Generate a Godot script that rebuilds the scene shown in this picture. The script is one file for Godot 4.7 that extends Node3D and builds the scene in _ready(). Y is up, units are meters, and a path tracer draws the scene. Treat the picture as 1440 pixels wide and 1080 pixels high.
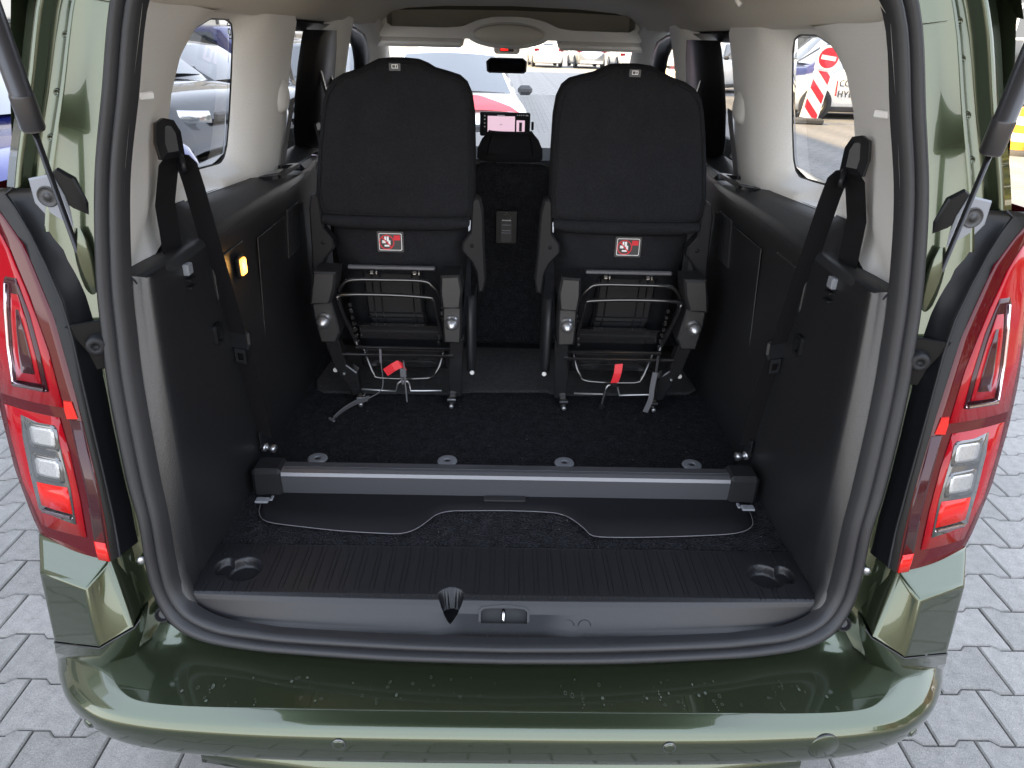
extends Node3D
# Lengths in metres, y up. The van's tail points to +z; "d" below is the distance ahead of the camera (-z).

var mx := 1.0                      # +1 right side, -1 left side of the van
var M := {}                        # materials
var taken := {}                    # names in use
var in_world := {}                 # things whose parts are written in world coordinates
var rng := RandomNumberGenerator.new()
var st: SurfaceTool

func V(x: float, y: float, d: float) -> Vector3:
	return Vector3(mx * x, y, -d)

# ---------------------------------------------------------------- helpers
func begin(sg := 0) -> void:
	st = SurfaceTool.new()
	st.begin(Mesh.PRIMITIVE_TRIANGLES)
	st.set_smooth_group(sg)

func tri(a: Vector3, b: Vector3, c: Vector3) -> void:
	st.add_vertex(a); st.add_vertex(b); st.add_vertex(c)

func quad(a: Vector3, b: Vector3, c: Vector3, d: Vector3) -> void:
	tri(a, b, c); tri(a, c, d)

func tri_out(a: Vector3, b: Vector3, c: Vector3, m: Vector3) -> void:
	if (a - c).cross(a - b).dot((a + b + c) / 3.0 - m) > 0: tri(a, b, c)
	else: tri(a, c, b)

func grid(rows: Array, closed := false) -> void:
	for i in rows.size() - 1:
		var a = rows[i]; var b = rows[i + 1]
		var n: int = a.size()
		for j in (n if closed else n - 1):
			var k := (j + 1) % n
			quad(a[j], a[k], b[k], b[j])

func build() -> ArrayMesh:
	st.generate_normals()
	return st.commit()

func put(called: String, m: Material, parent: Node, mesh: Mesh = null) -> MeshInstance3D:
	var o := MeshInstance3D.new()
	o.mesh = mesh if mesh else build()
	o.material_override = m
	o.name = called
	if parent == self:
		o.name = numbered(called)
	parent.add_child(o, true)
	if in_world.has(parent): o.position = -parent.position
	return o

func numbered(n: String) -> String:
	if not taken.has(n):
		taken[n] = 0
		return n
	taken[n] += 1
	return "%s_%03d" % [n, taken[n]]

func thing(called: String, label: String, category: String, at := Vector3.ZERO, turn := 0.0, group := "") -> Node3D:
	var o := Node3D.new()
	o.name = numbered(called)
	add_child(o)
	o.position = at; o.rotation.y = turn
	tag(o, label, category, group)
	return o

func tag(o: Node, label: String, category: String, group := "") -> void:
	o.set_meta("label", label); o.set_meta("category", category)
	if group: o.set_meta("group", group)

func structure(o: Node) -> Node:
	o.set_meta("kind", "structure")
	return o

# smooth curve through points, n steps per span
func curve(p: Array, n := 4) -> Array:
	var r := []
	for i in p.size() - 1:
		var a: Vector3 = p[max(i - 1, 0)]; var b: Vector3 = p[i]; var c: Vector3 = p[i + 1]; var d: Vector3 = p[min(i + 2, p.size() - 1)]
		for k in n:
			r.append(b.cubic_interpolate(c, a, d, float(k) / n))
	r.append(p[p.size() - 1])
	return r

func tube(path: Array, r, sides := 8, closed := false, capped := true) -> void:
	var n := path.size()
	var rows := []
	var up := Vector3.UP
	for i in n:
		var t: Vector3
		if closed: t = (path[(i + 1) % n] - path[(i + n - 1) % n]).normalized()
		else: t = (path[min(i + 1, n - 1)] - path[max(i - 1, 0)]).normalized()
		if i == 0:
			up = Vector3.RIGHT if abs(t.y) > 0.9 else Vector3.UP
		var b := t.cross(up).normalized()
		up = b.cross(t).normalized()
		var rr: float = r if not (r is Array) else r[i]
		var ring := []
		for k in sides:
			var a := TAU * k / sides
			ring.append(path[i] + (b * cos(a) + up * sin(a)) * rr)
		rows.append(ring)
	if closed: rows.append(rows[0])
	grid(rows, true)
	if capped and not closed:
		for e in [0, n - 1]:
			for k in range(1, sides - 1):
				tri(rows[e][0], rows[e][k], rows[e][k + 1])

# a flat band (belt, strip) along a path; side = width direction
func band(path: Array, side: Vector3, w: float, thick := 0.0015) -> void:
	var rows := []
	var n := path.size()
	for i in n:
		var t: Vector3 = (path[min(i + 1, n - 1)] - path[max(i - 1, 0)]).normalized()
		var nn := t.cross(side).normalized() * thick * 0.5
		var s := side.normalized() * w * 0.5
		rows.append([path[i] - s + nn, path[i] + s + nn, path[i] + s - nn, path[i] - s - nn])
	grid(rows, true)
	quad(rows[0][0], rows[0][1], rows[0][2], rows[0][3])
	quad(rows[n - 1][0], rows[n - 1][1], rows[n - 1][2], rows[n - 1][3])

# box with chamfered edges
func rbox(c: Vector3, size: Vector3, b := 0.004, basis := Basis()) -> void:
	var h := size * 0.5
	b = min(b, min(h.x, min(h.y, h.z)) * 0.9)
	var pt := func(s: Vector3, a: int) -> Vector3:
		var p := Vector3(s.x * (h.x - b), s.y * (h.y - b), s.z * (h.z - b))
		p[a] = s[a] * h[a]
		return c + basis * p
	for a in 3:
		var u := (a + 1) % 3; var w := (a + 2) % 3
		for s in [-1.0, 1.0]:
			var q := []
			for e in [[-1.0, -1.0], [1.0, -1.0], [1.0, 1.0], [-1.0, 1.0]]:
				var v := Vector3.ZERO
				v[a] = s; v[u] = e[0]; v[w] = e[1]
				q.append(pt.call(v, a))
			tri_out(q[0], q[1], q[2], c); tri_out(q[0], q[2], q[3], c)
			for t in [-1.0, 1.0]:        # edge between face (a, s) and (u, t)
				var e0 := Vector3.ZERO; var e1 := Vector3.ZERO
				e0[a] = s; e0[u] = t; e0[w] = -1.0
				e1[a] = s; e1[u] = t; e1[w] = 1.0
				var p0: Vector3 = pt.call(e0, a); var p1: Vector3 = pt.call(e1, a); var p2: Vector3 = pt.call(e1, u); var p3: Vector3 = pt.call(e0, u)
				tri_out(p0, p1, p2, c); tri_out(p0, p2, p3, c)
	for sx in [-1.0, 1.0]:
		for sy in [-1.0, 1.0]:
			for sz in [-1.0, 1.0]:
				var v := Vector3(sx, sy, sz)
				tri_out(pt.call(v, 0), pt.call(v, 1), pt.call(v, 2), c)

# faces of a solid with rounded edges of about radius b
func bevelled(v: Array, faces: Array, b: float) -> void:
	var mid := Vector3.ZERO
	for p in v: mid += p / v.size()
	var at := {}          # [face, vertex] -> inset point
	for f in faces.size():
		var idx: Array = faces[f]
		var n := idx.size()
		var nrm: Vector3 = (v[idx[1]] - v[idx[0]]).cross(v[idx[n - 1]] - v[idx[0]]).normalized()
		var rings := []
		for w in [b, 2.2 * b]:
			var ring := []
			for i in n:
				var p: Vector3 = v[idx[i]]
				var e0: Vector3 = (v[idx[(i + n - 1) % n]] - p).normalized(); var e1: Vector3 = (v[idx[(i + 1) % n]] - p).normalized()
				var sn: float = max(e0.cross(e1).length(), .35)
				ring.append(p + (e0 + e1) * (w / sn))
			rings.append(ring)
		for i in n: at[[f, idx[i]]] = rings[0][i]
		for i in n:
			var j := (i + 1) % n
			tri_out(rings[0][i], rings[0][j], rings[1][j], mid); tri_out(rings[0][i], rings[1][j], rings[1][i], mid)
		for i in range(1, n - 1): tri_out(rings[1][0], rings[1][i], rings[1][i + 1], mid)
	for f in faces.size():
		for g in range(f + 1, faces.size()):
			for i in faces[f].size():
				var p: int = faces[f][i]; var q: int = faces[f][(i + 1) % faces[f].size()]
				var j: int = faces[g].find(p); var k: int = faces[g].find(q)
				if j < 0 or k < 0: continue
				# bulge the strip a little so that it reads as a radius
				var m0: Vector3 = ((at[[f, p]] + at[[g, p]]) * .5).lerp(v[p], .45); var m1: Vector3 = ((at[[f, q]] + at[[g, q]]) * .5).lerp(v[q], .45)
				tri_out(at[[f, p]], at[[f, q]], m1, mid); tri_out(at[[f, p]], m1, m0, mid); tri_out(m0, m1, at[[g, q]], mid); tri_out(m0, at[[g, q]], at[[g, p]], mid)
	for p in v.size():
		var fs := []
		for f in faces.size():
			if at.has([f, p]): fs.append(at[[f, p]])
		if fs.size() >= 3:
			var c := Vector3.ZERO
			for q in fs: c += q / fs.size()
			c = c.lerp(v[p], .4)
			for i in fs.size():
				for j in range(i + 1, fs.size()):
					tri_out(c, fs[i], ((fs[i] + fs[j]) * .5).lerp(v[p], .45), mid); tri_out(c, fs[j], ((fs[i] + fs[j]) * .5).lerp(v[p], .45), mid)

func ccw(p: PackedVector2Array) -> PackedVector2Array:
	if Geometry2D.is_polygon_clockwise(p):
		p = p.duplicate(); p.reverse()
	return p

func inset(p: PackedVector2Array, b: float) -> PackedVector2Array:
	var r := PackedVector2Array()
	var n := p.size()
	for i in n:
		var e0 := (p[i] - p[(i + n - 1) % n]).normalized(); var e1 := (p[(i + 1) % n] - p[i]).normalized()
		var m := (Vector2(-e0.y, e0.x) + Vector2(-e1.y, e1.x))
		var k: float = max(m.length_squared(), 0.3)
		r.append(p[i] + m * (2.0 * b / k))
	return r

# extruded outline: back at z = 0, front at z = depth of the transform, front edge bevelled
func prism(poly: PackedVector2Array, T: Transform3D, depth: float, b := 0.0) -> void:
	var p := ccw(poly)
	var f := inset(p, b) if b > 0 else p
	var n := p.size()
	var idx := Geometry2D.triangulate_polygon(f)
	for i in range(0, idx.size(), 3):
		tri(T * Vector3(f[idx[i]].x, f[idx[i]].y, depth), T * Vector3(f[idx[i + 2]].x, f[idx[i + 2]].y, depth), T * Vector3(f[idx[i + 1]].x, f[idx[i + 1]].y, depth))
	var idb := Geometry2D.triangulate_polygon(p)
	for i in range(0, idb.size(), 3):
		tri(T * Vector3(p[idb[i]].x, p[idb[i]].y, 0), T * Vector3(p[idb[i + 1]].x, p[idb[i + 1]].y, 0), T * Vector3(p[idb[i + 2]].x, p[idb[i + 2]].y, 0))
	for i in n:
		var k := (i + 1) % n
		quad(T * Vector3(p[i].x, p[i].y, 0), T * Vector3(p[i].x, p[i].y, depth - b), T * Vector3(p[k].x, p[k].y, depth - b), T * Vector3(p[k].x, p[k].y, 0))
		if b > 0:
			quad(T * Vector3(p[i].x, p[i].y, depth - b), T * Vector3(f[i].x, f[i].y, depth), T * Vector3(f[k].x, f[k].y, depth), T * Vector3(p[k].x, p[k].y, depth - b))

# flat ring between two outlines with equal counts
func frame_ring(outer: PackedVector2Array, inner: PackedVector2Array, T: Transform3D, depth: float) -> void:
	var n := outer.size()
	for i in n:
		var k := (i + 1) % n
		var o0 := outer[i]; var o1 := outer[k]; var i0 := inner[i]; var i1 := inner[k]
		quad(T * Vector3(o0.x, o0.y, depth), T * Vector3(o1.x, o1.y, depth), T * Vector3(i1.x, i1.y, depth), T * Vector3(i0.x, i0.y, depth))
		quad(T * Vector3(o0.x, o0.y, 0), T * Vector3(o1.x, o1.y, 0), T * Vector3(o1.x, o1.y, depth), T * Vector3(o0.x, o0.y, depth))
		quad(T * Vector3(i0.x, i0.y, 0), T * Vector3(i1.x, i1.y, 0), T * Vector3(i1.x, i1.y, depth), T * Vector3(i0.x, i0.y, depth))

func rr(w: float, h: float, r: float, n := 4) -> PackedVector2Array:
	var p := PackedVector2Array()
	for c in [[1, 1, 0.0], [-1, 1, PI / 2], [-1, -1, PI], [1, -1, PI * 1.5]]:
		for k in n + 1:
			var a: float = c[2] + PI / 2 * k / n
			p.append(Vector2(c[0] * (w / 2 - r) + cos(a) * r, c[1] * (h / 2 - r) + sin(a) * r))
	return p

func circle2(r: float, n := 20, ry := -1.0) -> PackedVector2Array:
	var p := PackedVector2Array()
	for k in n:
		p.append(Vector2(cos(TAU * k / n) * r, sin(TAU * k / n) * (r if ry < 0 else ry)))
	return p

# surface of revolution: profile of (radius, height) along the transform's z
func lathe(prof: Array, T: Transform3D, n := 16) -> void:
	var rows := []
	for q in prof:
		var ring := []
		for k in n:
			var a := TAU * k / n
			ring.append(T * Vector3(cos(a) * q[0], sin(a) * q[0], q[1]))
		rows.append(ring)
	grid(rows, true)

# transform at p whose z axis points along zdir
func face(p: Vector3, zdir: Vector3, up := Vector3.UP) -> Transform3D:
	var z := zdir.normalized()
	if abs(z.dot(up.normalized())) > 0.98: up = Vector3.BACK
	var x := up.cross(z).normalized()
	return Transform3D(Basis(x, z.cross(x), z), p)

func lerp_curve(c: Array, y: float) -> Vector3:   # c: array of Vector3 sorted by rising y
	if y <= c[0].y: return c[0]
	for i in c.size() - 1:
		if y <= c[i + 1].y:
			var t: float = (y - c[i].y) / (c[i + 1].y - c[i].y)
			return c[i].lerp(c[i + 1], t)
	return c[c.size() - 1]

# ---------------------------------------------------------------- materials
func noise_image(freq: float, seed_: int, oct := 3, type := FastNoiseLite.TYPE_SIMPLEX_SMOOTH, size := 256) -> Image:
	var n := FastNoiseLite.new()
	n.noise_type = type; n.frequency = freq; n.seed = seed_; n.fractal_octaves = oct
	return n.get_seamless_image(size, size)

func tex(img: Image) -> ImageTexture:
	img.generate_mipmaps()
	return ImageTexture.create_from_image(img)

func tone(img: Image, a: Color, b: Color, lo := 0.0, hi := 1.0) -> ImageTexture:
	var w := img.get_width(); var h := img.get_height()
	var o := Image.create(w, h, false, Image.FORMAT_RGB8)
	for y in h:
		for x in w:
			o.set_pixel(x, y, a.lerp(b, clamp((img.get_pixel(x, y).r - lo) / (hi - lo), 0, 1)))
	return tex(o)

func bumpy(img: Image, s: float) -> ImageTexture:
	var i: Image = img.duplicate()
	i.convert(Image.FORMAT_RGBA8)
	i.bump_map_to_normal_map(s)
	return tex(i)

func lin(r: float, g: float, b: float) -> Color:
	return Color(r, g, b).linear_to_srgb()

func mat(c: Color, rough: float, metal := 0.0) -> StandardMaterial3D:
	var m := StandardMaterial3D.new()
	m.albedo_color = c; m.roughness = rough; m.metallic = metal
	m.cull_mode = BaseMaterial3D.CULL_DISABLED
	return m

func grained(m: StandardMaterial3D, normal: Texture2D, scale: float, strength: float, color: Texture2D = null) -> StandardMaterial3D:
	m.uv1_triplanar = true
	m.uv1_scale = Vector3.ONE * scale
	if normal:
		m.normal_enabled = true; m.normal_texture = normal; m.normal_scale = strength
	if color: m.albedo_texture = color
	return m

func paint(c: Color, metal := 0.5, rough := 0.35) -> StandardMaterial3D:
	var m := mat(c, rough, metal)
	m.clearcoat_enabled = true; m.clearcoat = 1.0; m.clearcoat_roughness = 0.03
	return m

func glass(c: Color, alpha: float) -> StandardMaterial3D:
	var m := mat(Color(c, alpha), 0.02)
	m.transparency = BaseMaterial3D.TRANSPARENCY_ALPHA
	return m

func make_materials() -> void:
	var fine := noise_image(0.18, 3, 2); var mid := noise_image(0.05, 5, 4); var soft := noise_image(0.012, 9, 4)
	var cell := noise_image(0.09, 11, 1, FastNoiseLite.TYPE_CELLULAR)
	var nf := bumpy(fine, 4.0); var nc := bumpy(cell, 3.0); var nm := bumpy(mid, 3.0)
	var mottle := tone(mid, Color(0.86, 0.86, 0.86), Color(1, 1, 1), 0.25, 0.75)
	var faint := tone(mid, Color(0.95, 0.95, 0.95), Color(1, 1, 1), 0.25, 0.75)
	var flecks := tone(fine, Color(0.6, 0.6, 0.62), Color(1, 1, 1), 0.3, 0.75)
	M.paint = grained(paint(lin(0.041, 0.054, 0.030), 0.75, 0.26), bumpy(noise_image(0.35, 21, 1), 1.0), 9.0, 0.035)
	M.seal = grained(mat(lin(0.012, 0.0125, 0.0145), 0.45), nf, 14.0, 0.2)
	M.seal.metallic_specular = .42
	M.trim = grained(mat(lin(0.009, 0.0095, 0.0112), 0.45), nc, 16.0, 0.35, mottle)
	M.trim.metallic_specular = .6
	M.trim_smooth = mat(lin(0.008, 0.0085, 0.010), 0.38)
	M.trim_smooth.metallic_specular = .35
	M.panel_black = grained(mat(lin(0.005, 0.0055, 0.0065), 0.30), nf, 10.0, 0.04)
	M.panel_black.metallic_specular = .3
	M.grey_plastic = mat(lin(0.16, 0.17, 0.19), 0.5)
	M.pillar = grained(mat(lin(0.74, 0.735, 0.715), 0.7), nc, 22.0, 0.05, faint)
	M.headliner = grained(mat(lin(0.72, 0.685, 0.61), 0.95), nf, 14.0, 0.25, tone(fine, Color(0.85, 0.85, 0.85), Color(1, 1, 1), 0.3, 0.75))
	var pile := RandomNumberGenerator.new(); pile.seed = 12
	var pi_ := Image.create(256, 256, false, Image.FORMAT_L8)
	for y in 256:
		for x in 256: pi_.set_pixel(x, y, Color(clamp(.5 + .22 * pile.randfn() + .28 * (mid.get_pixel(x, y).r - .5), 0, 1), 0, 0))
	var nap := tone(pi_, Color(0.30, 0.30, 0.31), Color(1, 1, 1), .1, .95); var nap_n := bumpy(pi_, 3.0)
	var wv := Image.create(256, 256, false, Image.FORMAT_L8)
	for y in 256:
		for x in 256: wv.set_pixel(x, y, Color(clamp(.55 + .16 * pile.randfn() + .10 * (((x / 2) + (y / 2)) % 2) + .12 * (soft.get_pixel(x, y).r - .5), 0, 1), 0, 0))
	var weave := tone(wv, Color(0.45, 0.45, 0.46), Color(1, 1, 1), .1, .95); var weave_n := bumpy(wv, 2.5)
	M.carpet = grained(mat(lin(0.036, 0.0375, 0.043), 1.0), nap_n, 2.4, 1.0, nap)
	M.mat_cloth = grained(mat(lin(0.05, 0.051, 0.055), 1.0), nap_n, 2.9, 0.9, nap)
	M.fabric = grained(mat(lin(0.025, 0.026, 0.0295), 0.95), weave_n, 3.3, 0.7, weave)
	M.fabric.metallic_specular = .2
	M.vinyl = grained(mat(lin(0.013, 0.0138, 0.016), 0.55), nc, 12.0, 0.25)
	M.sill = grained(mat(lin(0.011, 0.0115, 0.0137), 0.40), nc, 22.0, 0.16, mottle)
	M.sill.metallic_specular = .42
	M.belt = grained(mat(lin(0.008, 0.008, 0.009), 0.7), nf, 30.0, 0.3)
	M.belt.metallic_specular = .2
	M.carpet.metallic_specular = .15
	M.strap = mat(lin(0.09, 0.09, 0.10), 0.7)
	M.red_strap = mat(lin(0.62, 0.02, 0.03), 0.6)
	M.black_metal = mat(lin(0.012, 0.012, 0.013), 0.14)
	M.black_metal.metallic_specular = 1.0
	M.dark_frame = mat(lin(0.012, 0.012, 0.013), 0.3)
	M.steel = mat(lin(0.62, 0.62, 0.63), 0.22, 1.0)
	M.zinc = mat(lin(0.42, 0.43, 0.45), 0.35, 0.9)
	M.alu = grained(mat(lin(0.125, 0.13, 0.146), 0.42, 0.75), nf, 6.0, 0.04)
	M.cap = mat(lin(0.012, 0.0125, 0.014), 0.48)
	M.cap.metallic_specular = .3
	M.tonneau = grained(mat(lin(0.008, 0.008, 0.0095), 0.75), nf, 20.0, 0.2)
	M.tonneau.metallic_specular = .2
	M.piping = mat(lin(0.10, 0.10, 0.11), 0.7)
	M.red_lens = grained(paint(lin(0.25, 0.003, 0.008), 0.0, 0.25), nc, 30.0, 0.25)
	M.red_dark = paint(lin(0.055, 0.002, 0.005), 0.0, 0.25)
	M.red_reflex = paint(lin(0.48, 0.012, 0.010), 0.0, 0.25)
	M.red_reflex = grained(M.red_reflex, bumpy(cell, 8.0), 30.0, 0.9)
	for k in [M.red_lens, M.red_dark, M.red_reflex]:
		k.metallic_specular = .1; k.clearcoat = .6
	M.smoked = paint(lin(0.030, 0.006, 0.009), 0.0, 0.2)
	M.smoked.metallic_specular = .2; M.smoked.clearcoat = .5
	M.lamp_chrome = mat(lin(0.60, 0.50, 0.55), 0.15, 1.0)
	M.lamp_clear = grained(paint(lin(0.34, 0.35, 0.36), 0.6, 0.25), bumpy(cell, 6.0), 26.0, 0.9)
	M.lamp_grey = paint(lin(0.055, 0.058, 0.062), 0.3, 0.15)
	M.rod = mat(lin(0.02, 0.02, 0.022), 0.18, 0.6)
	M.strut = mat(lin(0.025, 0.024, 0.026), 0.35, 0.1)
	M.white_print = mat(lin(0.78, 0.78, 0.78), 0.6)
	M.red_print = mat(lin(0.62, 0.015, 0.03), 0.55)
	M.label_base = mat(lin(0.035, 0.036, 0.038), 0.4)
	M.tint = glass(Color(0.08, 0.09, 0.085), 0.30)
	M.screen_glass = glass(Color(0.72, 0.80, 0.80), 0.05)
	M.mirror = mat(lin(0.35, 0.36, 0.38), 0.04, 1.0)
	M.joint = grained(mat(lin(0.15, 0.143, 0.13), 1.0), nm, 3.0, 0.8, flecks)
	var white_noise := RandomNumberGenerator.new(); white_noise.seed = 5
	var si := Image.create(256, 256, false, Image.FORMAT_L8)
	var blotch := noise_image(0.02, 41, 3)
	for y in 256:
		for x in 256:
			var v := .80 + .10 * white_noise.randfn() + .12 * (blotch.get_pixel(x, y).r - .5)
			if white_noise.randf() < .03: v -= .22
			si.set_pixel(x, y, Color(clamp(v, 0, 1), 0, 0))
	var speck := tone(si, Color(0.45, 0.45, 0.45), Color(1.0, 1.0, 1.0), .3, 1.0)
	var speck_n := bumpy(si, 2.0)
	M.blocks = []
	for k in 4:
		var g: float = [0.212, 0.245, 0.262, 0.228][k]
		M.blocks.append(grained(mat(lin(g, g * 0.97, g * 0.92), 0.92), speck_n, 2.9 + k * 0.3, 0.55, speck))
	M.ground = grained(mat(lin(0.25, 0.243, 0.23), 0.95), nm, 0.8, 0.4, tone(noise_image(0.02, 77, 5), Color(0.78, 0.78, 0.78), Color(1, 1, 1), 0.25, 0.75))
	M.tyre = mat(lin(0.02, 0.02, 0.02), 0.85)
	M.rim_alloy = mat(lin(0.45, 0.45, 0.46), 0.3, 0.8)
	M.car_glass = paint(lin(0.02, 0.024, 0.028), 0.0, 0.05)
	M.car_black = mat(lin(0.02, 0.02, 0.022), 0.5)
	M.head_lamp = paint(lin(0.5, 0.52, 0.55), 0.7, 0.1)
	M.stain = mat(lin(0.06, 0.07, 0.056), 0.5)
	M.cream = grained(mat(lin(0.52, 0.47, 0.38), 0.9), nm, 0.6, 0.2, mottle)
	M.orange = mat(lin(0.75, 0.28, 0.02), 0.6)
	M.white = mat(lin(0.75, 0.75, 0.74), 0.5)
	M.rubber = mat(lin(0.05, 0.05, 0.05), 0.9)

# ---------------------------------------------------------------- van curves
var seal_out := []
var seal_in := []
var light_in := []
var light_out := []

func make_curves() -> void:
	seal_out = [Vector3(0, .563, .954), Vector3(.225, .559, .962), Vector3(.43, .551, .985), Vector3(.50, .547, .997), Vector3(.58, .552, 1.012), Vector3(.634, .572, 1.028), Vector3(.664, .618, 1.044), Vector3(.678, .68, 1.06), Vector3(.682, .776, 1.08), Vector3(.697, .86, 1.10), Vector3(.712, 1.017, 1.137), Vector3(.712, 1.117, 1.157), Vector3(.708, 1.22, 1.176), Vector3(.688, 1.37, 1.20), Vector3(.657, 1.50, 1.22), Vector3(.615, 1.655, 1.241), Vector3(.55, 1.76, 1.26), Vector3(.40, 1.80, 1.275), Vector3(0, 1.81, 1.285)]
	seal_in = [Vector3(0, .605, .962), Vector3(.181, .603, .968), Vector3(.385, .595, .987), Vector3(.46, .592, .999), Vector3(.534, .594, 1.011), Vector3(.592, .612, 1.027), Vector3(.621, .65, 1.041), Vector3(.630, .71, 1.055), Vector3(.634, .79, 1.07), Vector3(.643, .865, 1.087), Vector3(.656, 1.02, 1.122), Vector3(.659, 1.12, 1.145), Vector3(.656, 1.222, 1.164), Vector3(.639, 1.372, 1.19), Vector3(.608, 1.50, 1.208), Vector3(.568, 1.65, 1.23), Vector3(.50, 1.725, 1.25), Vector3(.38, 1.755, 1.262), Vector3(0, 1.765, 1.27)]
	light_in = [Vector3(.720, .727, 1.024), Vector3(.722, .80, 1.04), Vector3(.727, .875, 1.056), Vector3(.746, 1.02, 1.09), Vector3(.771, 1.157, 1.127), Vector3(.811, 1.27, 1.163), Vector3(.856, 1.325, 1.19), Vector3(.895, 1.35, 1.21)]
	light_out = [Vector3(.872, .733, 1.078), Vector3(.892, .77, 1.095), Vector3(.915, .86, 1.12), Vector3(.926, .97, 1.145), Vector3(.926, 1.05, 1.16), Vector3(.921, 1.13, 1.175), Vector3(.912, 1.25, 1.205), Vector3(.90, 1.355, 1.23)]

func light_point(x: float, y: float, off := 0.0) -> Vector3:
	var a := lerp_curve(light_in, y); var b := lerp_curve(light_out, y)
	var u: float = clamp((x - a.x) / max(b.x - a.x, 0.001), 0.0, 1.2)
	var d: float = lerp(a.z, b.z, u) - 0.007 * sin(PI * clamp(u, 0.0, 1.0))
	return V(x - off * 0.35, y, d - off)

# patch on the lamp between two polylines of (x, y), with a skirt that gives it thickness
func lamp_patch(a: Array, b: Array, off: float, n := 6) -> void:
	var rows := []
	for i in a.size():
		var row := []
		for k in n + 1:
			var q: Vector2 = a[i].lerp(b[i], float(k) / n)
			row.append(light_point(q.x, q.y, off))
		rows.append(row)
	grid(rows)
	var rim := []; var low := []
	var edge := []
	for i in a.size(): edge.append(a[i])
	for k in range(1, n + 1): edge.append(a[a.size() - 1].lerp(b[b.size() - 1], float(k) / n))
	for i in range(b.size() - 2, -1, -1): edge.append(b[i])
	for k in range(1, n): edge.append(b[0].lerp(a[0], float(k) / n))
	for q in edge:
		rim.append(light_point(q.x, q.y, off)); low.append(light_point(q.x, q.y, off - 0.006))
	grid([rim, low], true)

func v2(p: Array) -> Array:
	var r := []
	for i in range(0, p.size(), 2): r.append(Vector2(p[i], p[i + 1]))
	return r

func ready_light() -> void:
	var cam := Camera3D.new()
	cam.name = "camera"
	add_child(cam)
	var pitch := deg_to_rad(26.0); var yaw := deg_to_rad(-1.055); var roll := deg_to_rad(1.541)
	cam.position = Vector3(-0.0194, 1.6, 0)
	cam.basis = Basis(Vector3.UP, yaw) * Basis(Vector3.RIGHT, -pitch) * Basis(Vector3.BACK, roll)
	cam.fov = rad_to_deg(2.0 * atan(0.54))
	cam.near = 0.02; cam.far = 900.0
	cam.current = true
	var we := WorldEnvironment.new(); we.name = "world_environment"
	var e := Environment.new()
	e.background_mode = Environment.BG_SKY
	var sm := ProceduralSkyMaterial.new()
	sm.sky_top_color = Color(0.75, 0.79, 0.86); sm.sky_horizon_color = Color(0.96, 0.95, 0.93)
	sm.ground_bottom_color = Color(0.35, 0.35, 0.35); sm.ground_horizon_color = Color(0.75, 0.77, 0.78)
	sm.sky_curve = 0.18
	sm.energy_multiplier = 1.6
	var sky := Sky.new(); sky.sky_material = sm
	e.sky = sky
	e.tonemap_mode = Environment.TONE_MAPPER_LINEAR
	e.tonemap_exposure = 4.1
	e.sdfgi_enabled = true; e.ssao_enabled = true; e.ssil_enabled = true
	we.environment = e
	add_child(we)
	var sun := DirectionalLight3D.new(); sun.name = "sun"
	sun.light_energy = 1.6; sun.light_angular_distance = 0.5; sun.light_color = Color(1.0, 0.85, 0.56)
	sun.shadow_enabled = true
	add_child(sun)
	sun.look_at_from_position(Vector3.ZERO, Vector3(0.85, -0.58, -0.12))

func _ready() -> void:
	rng.seed = 7
	ready_light()
	make_materials()
	make_curves()
	paving()
	buildings()
	var van := thing("green_van", "dark green van with its tailgate open and its boot empty", "van", Vector3(0, 0, -3.0))
	in_world[van] = true
	van_body(van)
	van_lights(van)
	van_boot(van)
	van_cabin(van)
	third_row()
	loose_things()
	street()
	for n in find_children("*", "GeometryInstance3D", true, false):
		n.cast_shadow = GeometryInstance3D.SHADOW_CASTING_SETTING_ON

# ---------------------------------------------------------------- van: painted body
func mirrored_rows(make: Callable) -> Array:
	# rows for the left half (outer end first), then the right half
	var r := []
	mx = -1.0
	var l: Array = make.call()
	mx = 1.0
	var q: Array = make.call()
	for i in range(l.size() - 1, 0, -1): r.append(l[i])
	r.append_array(q)
	return r

func seal_normal(path_i: Vector3, path_o: Vector3, tang: Vector3) -> Vector3:
	var n := tang.cross(path_o - path_i).normalized()
	return n if n.z > 0 else -n

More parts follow.
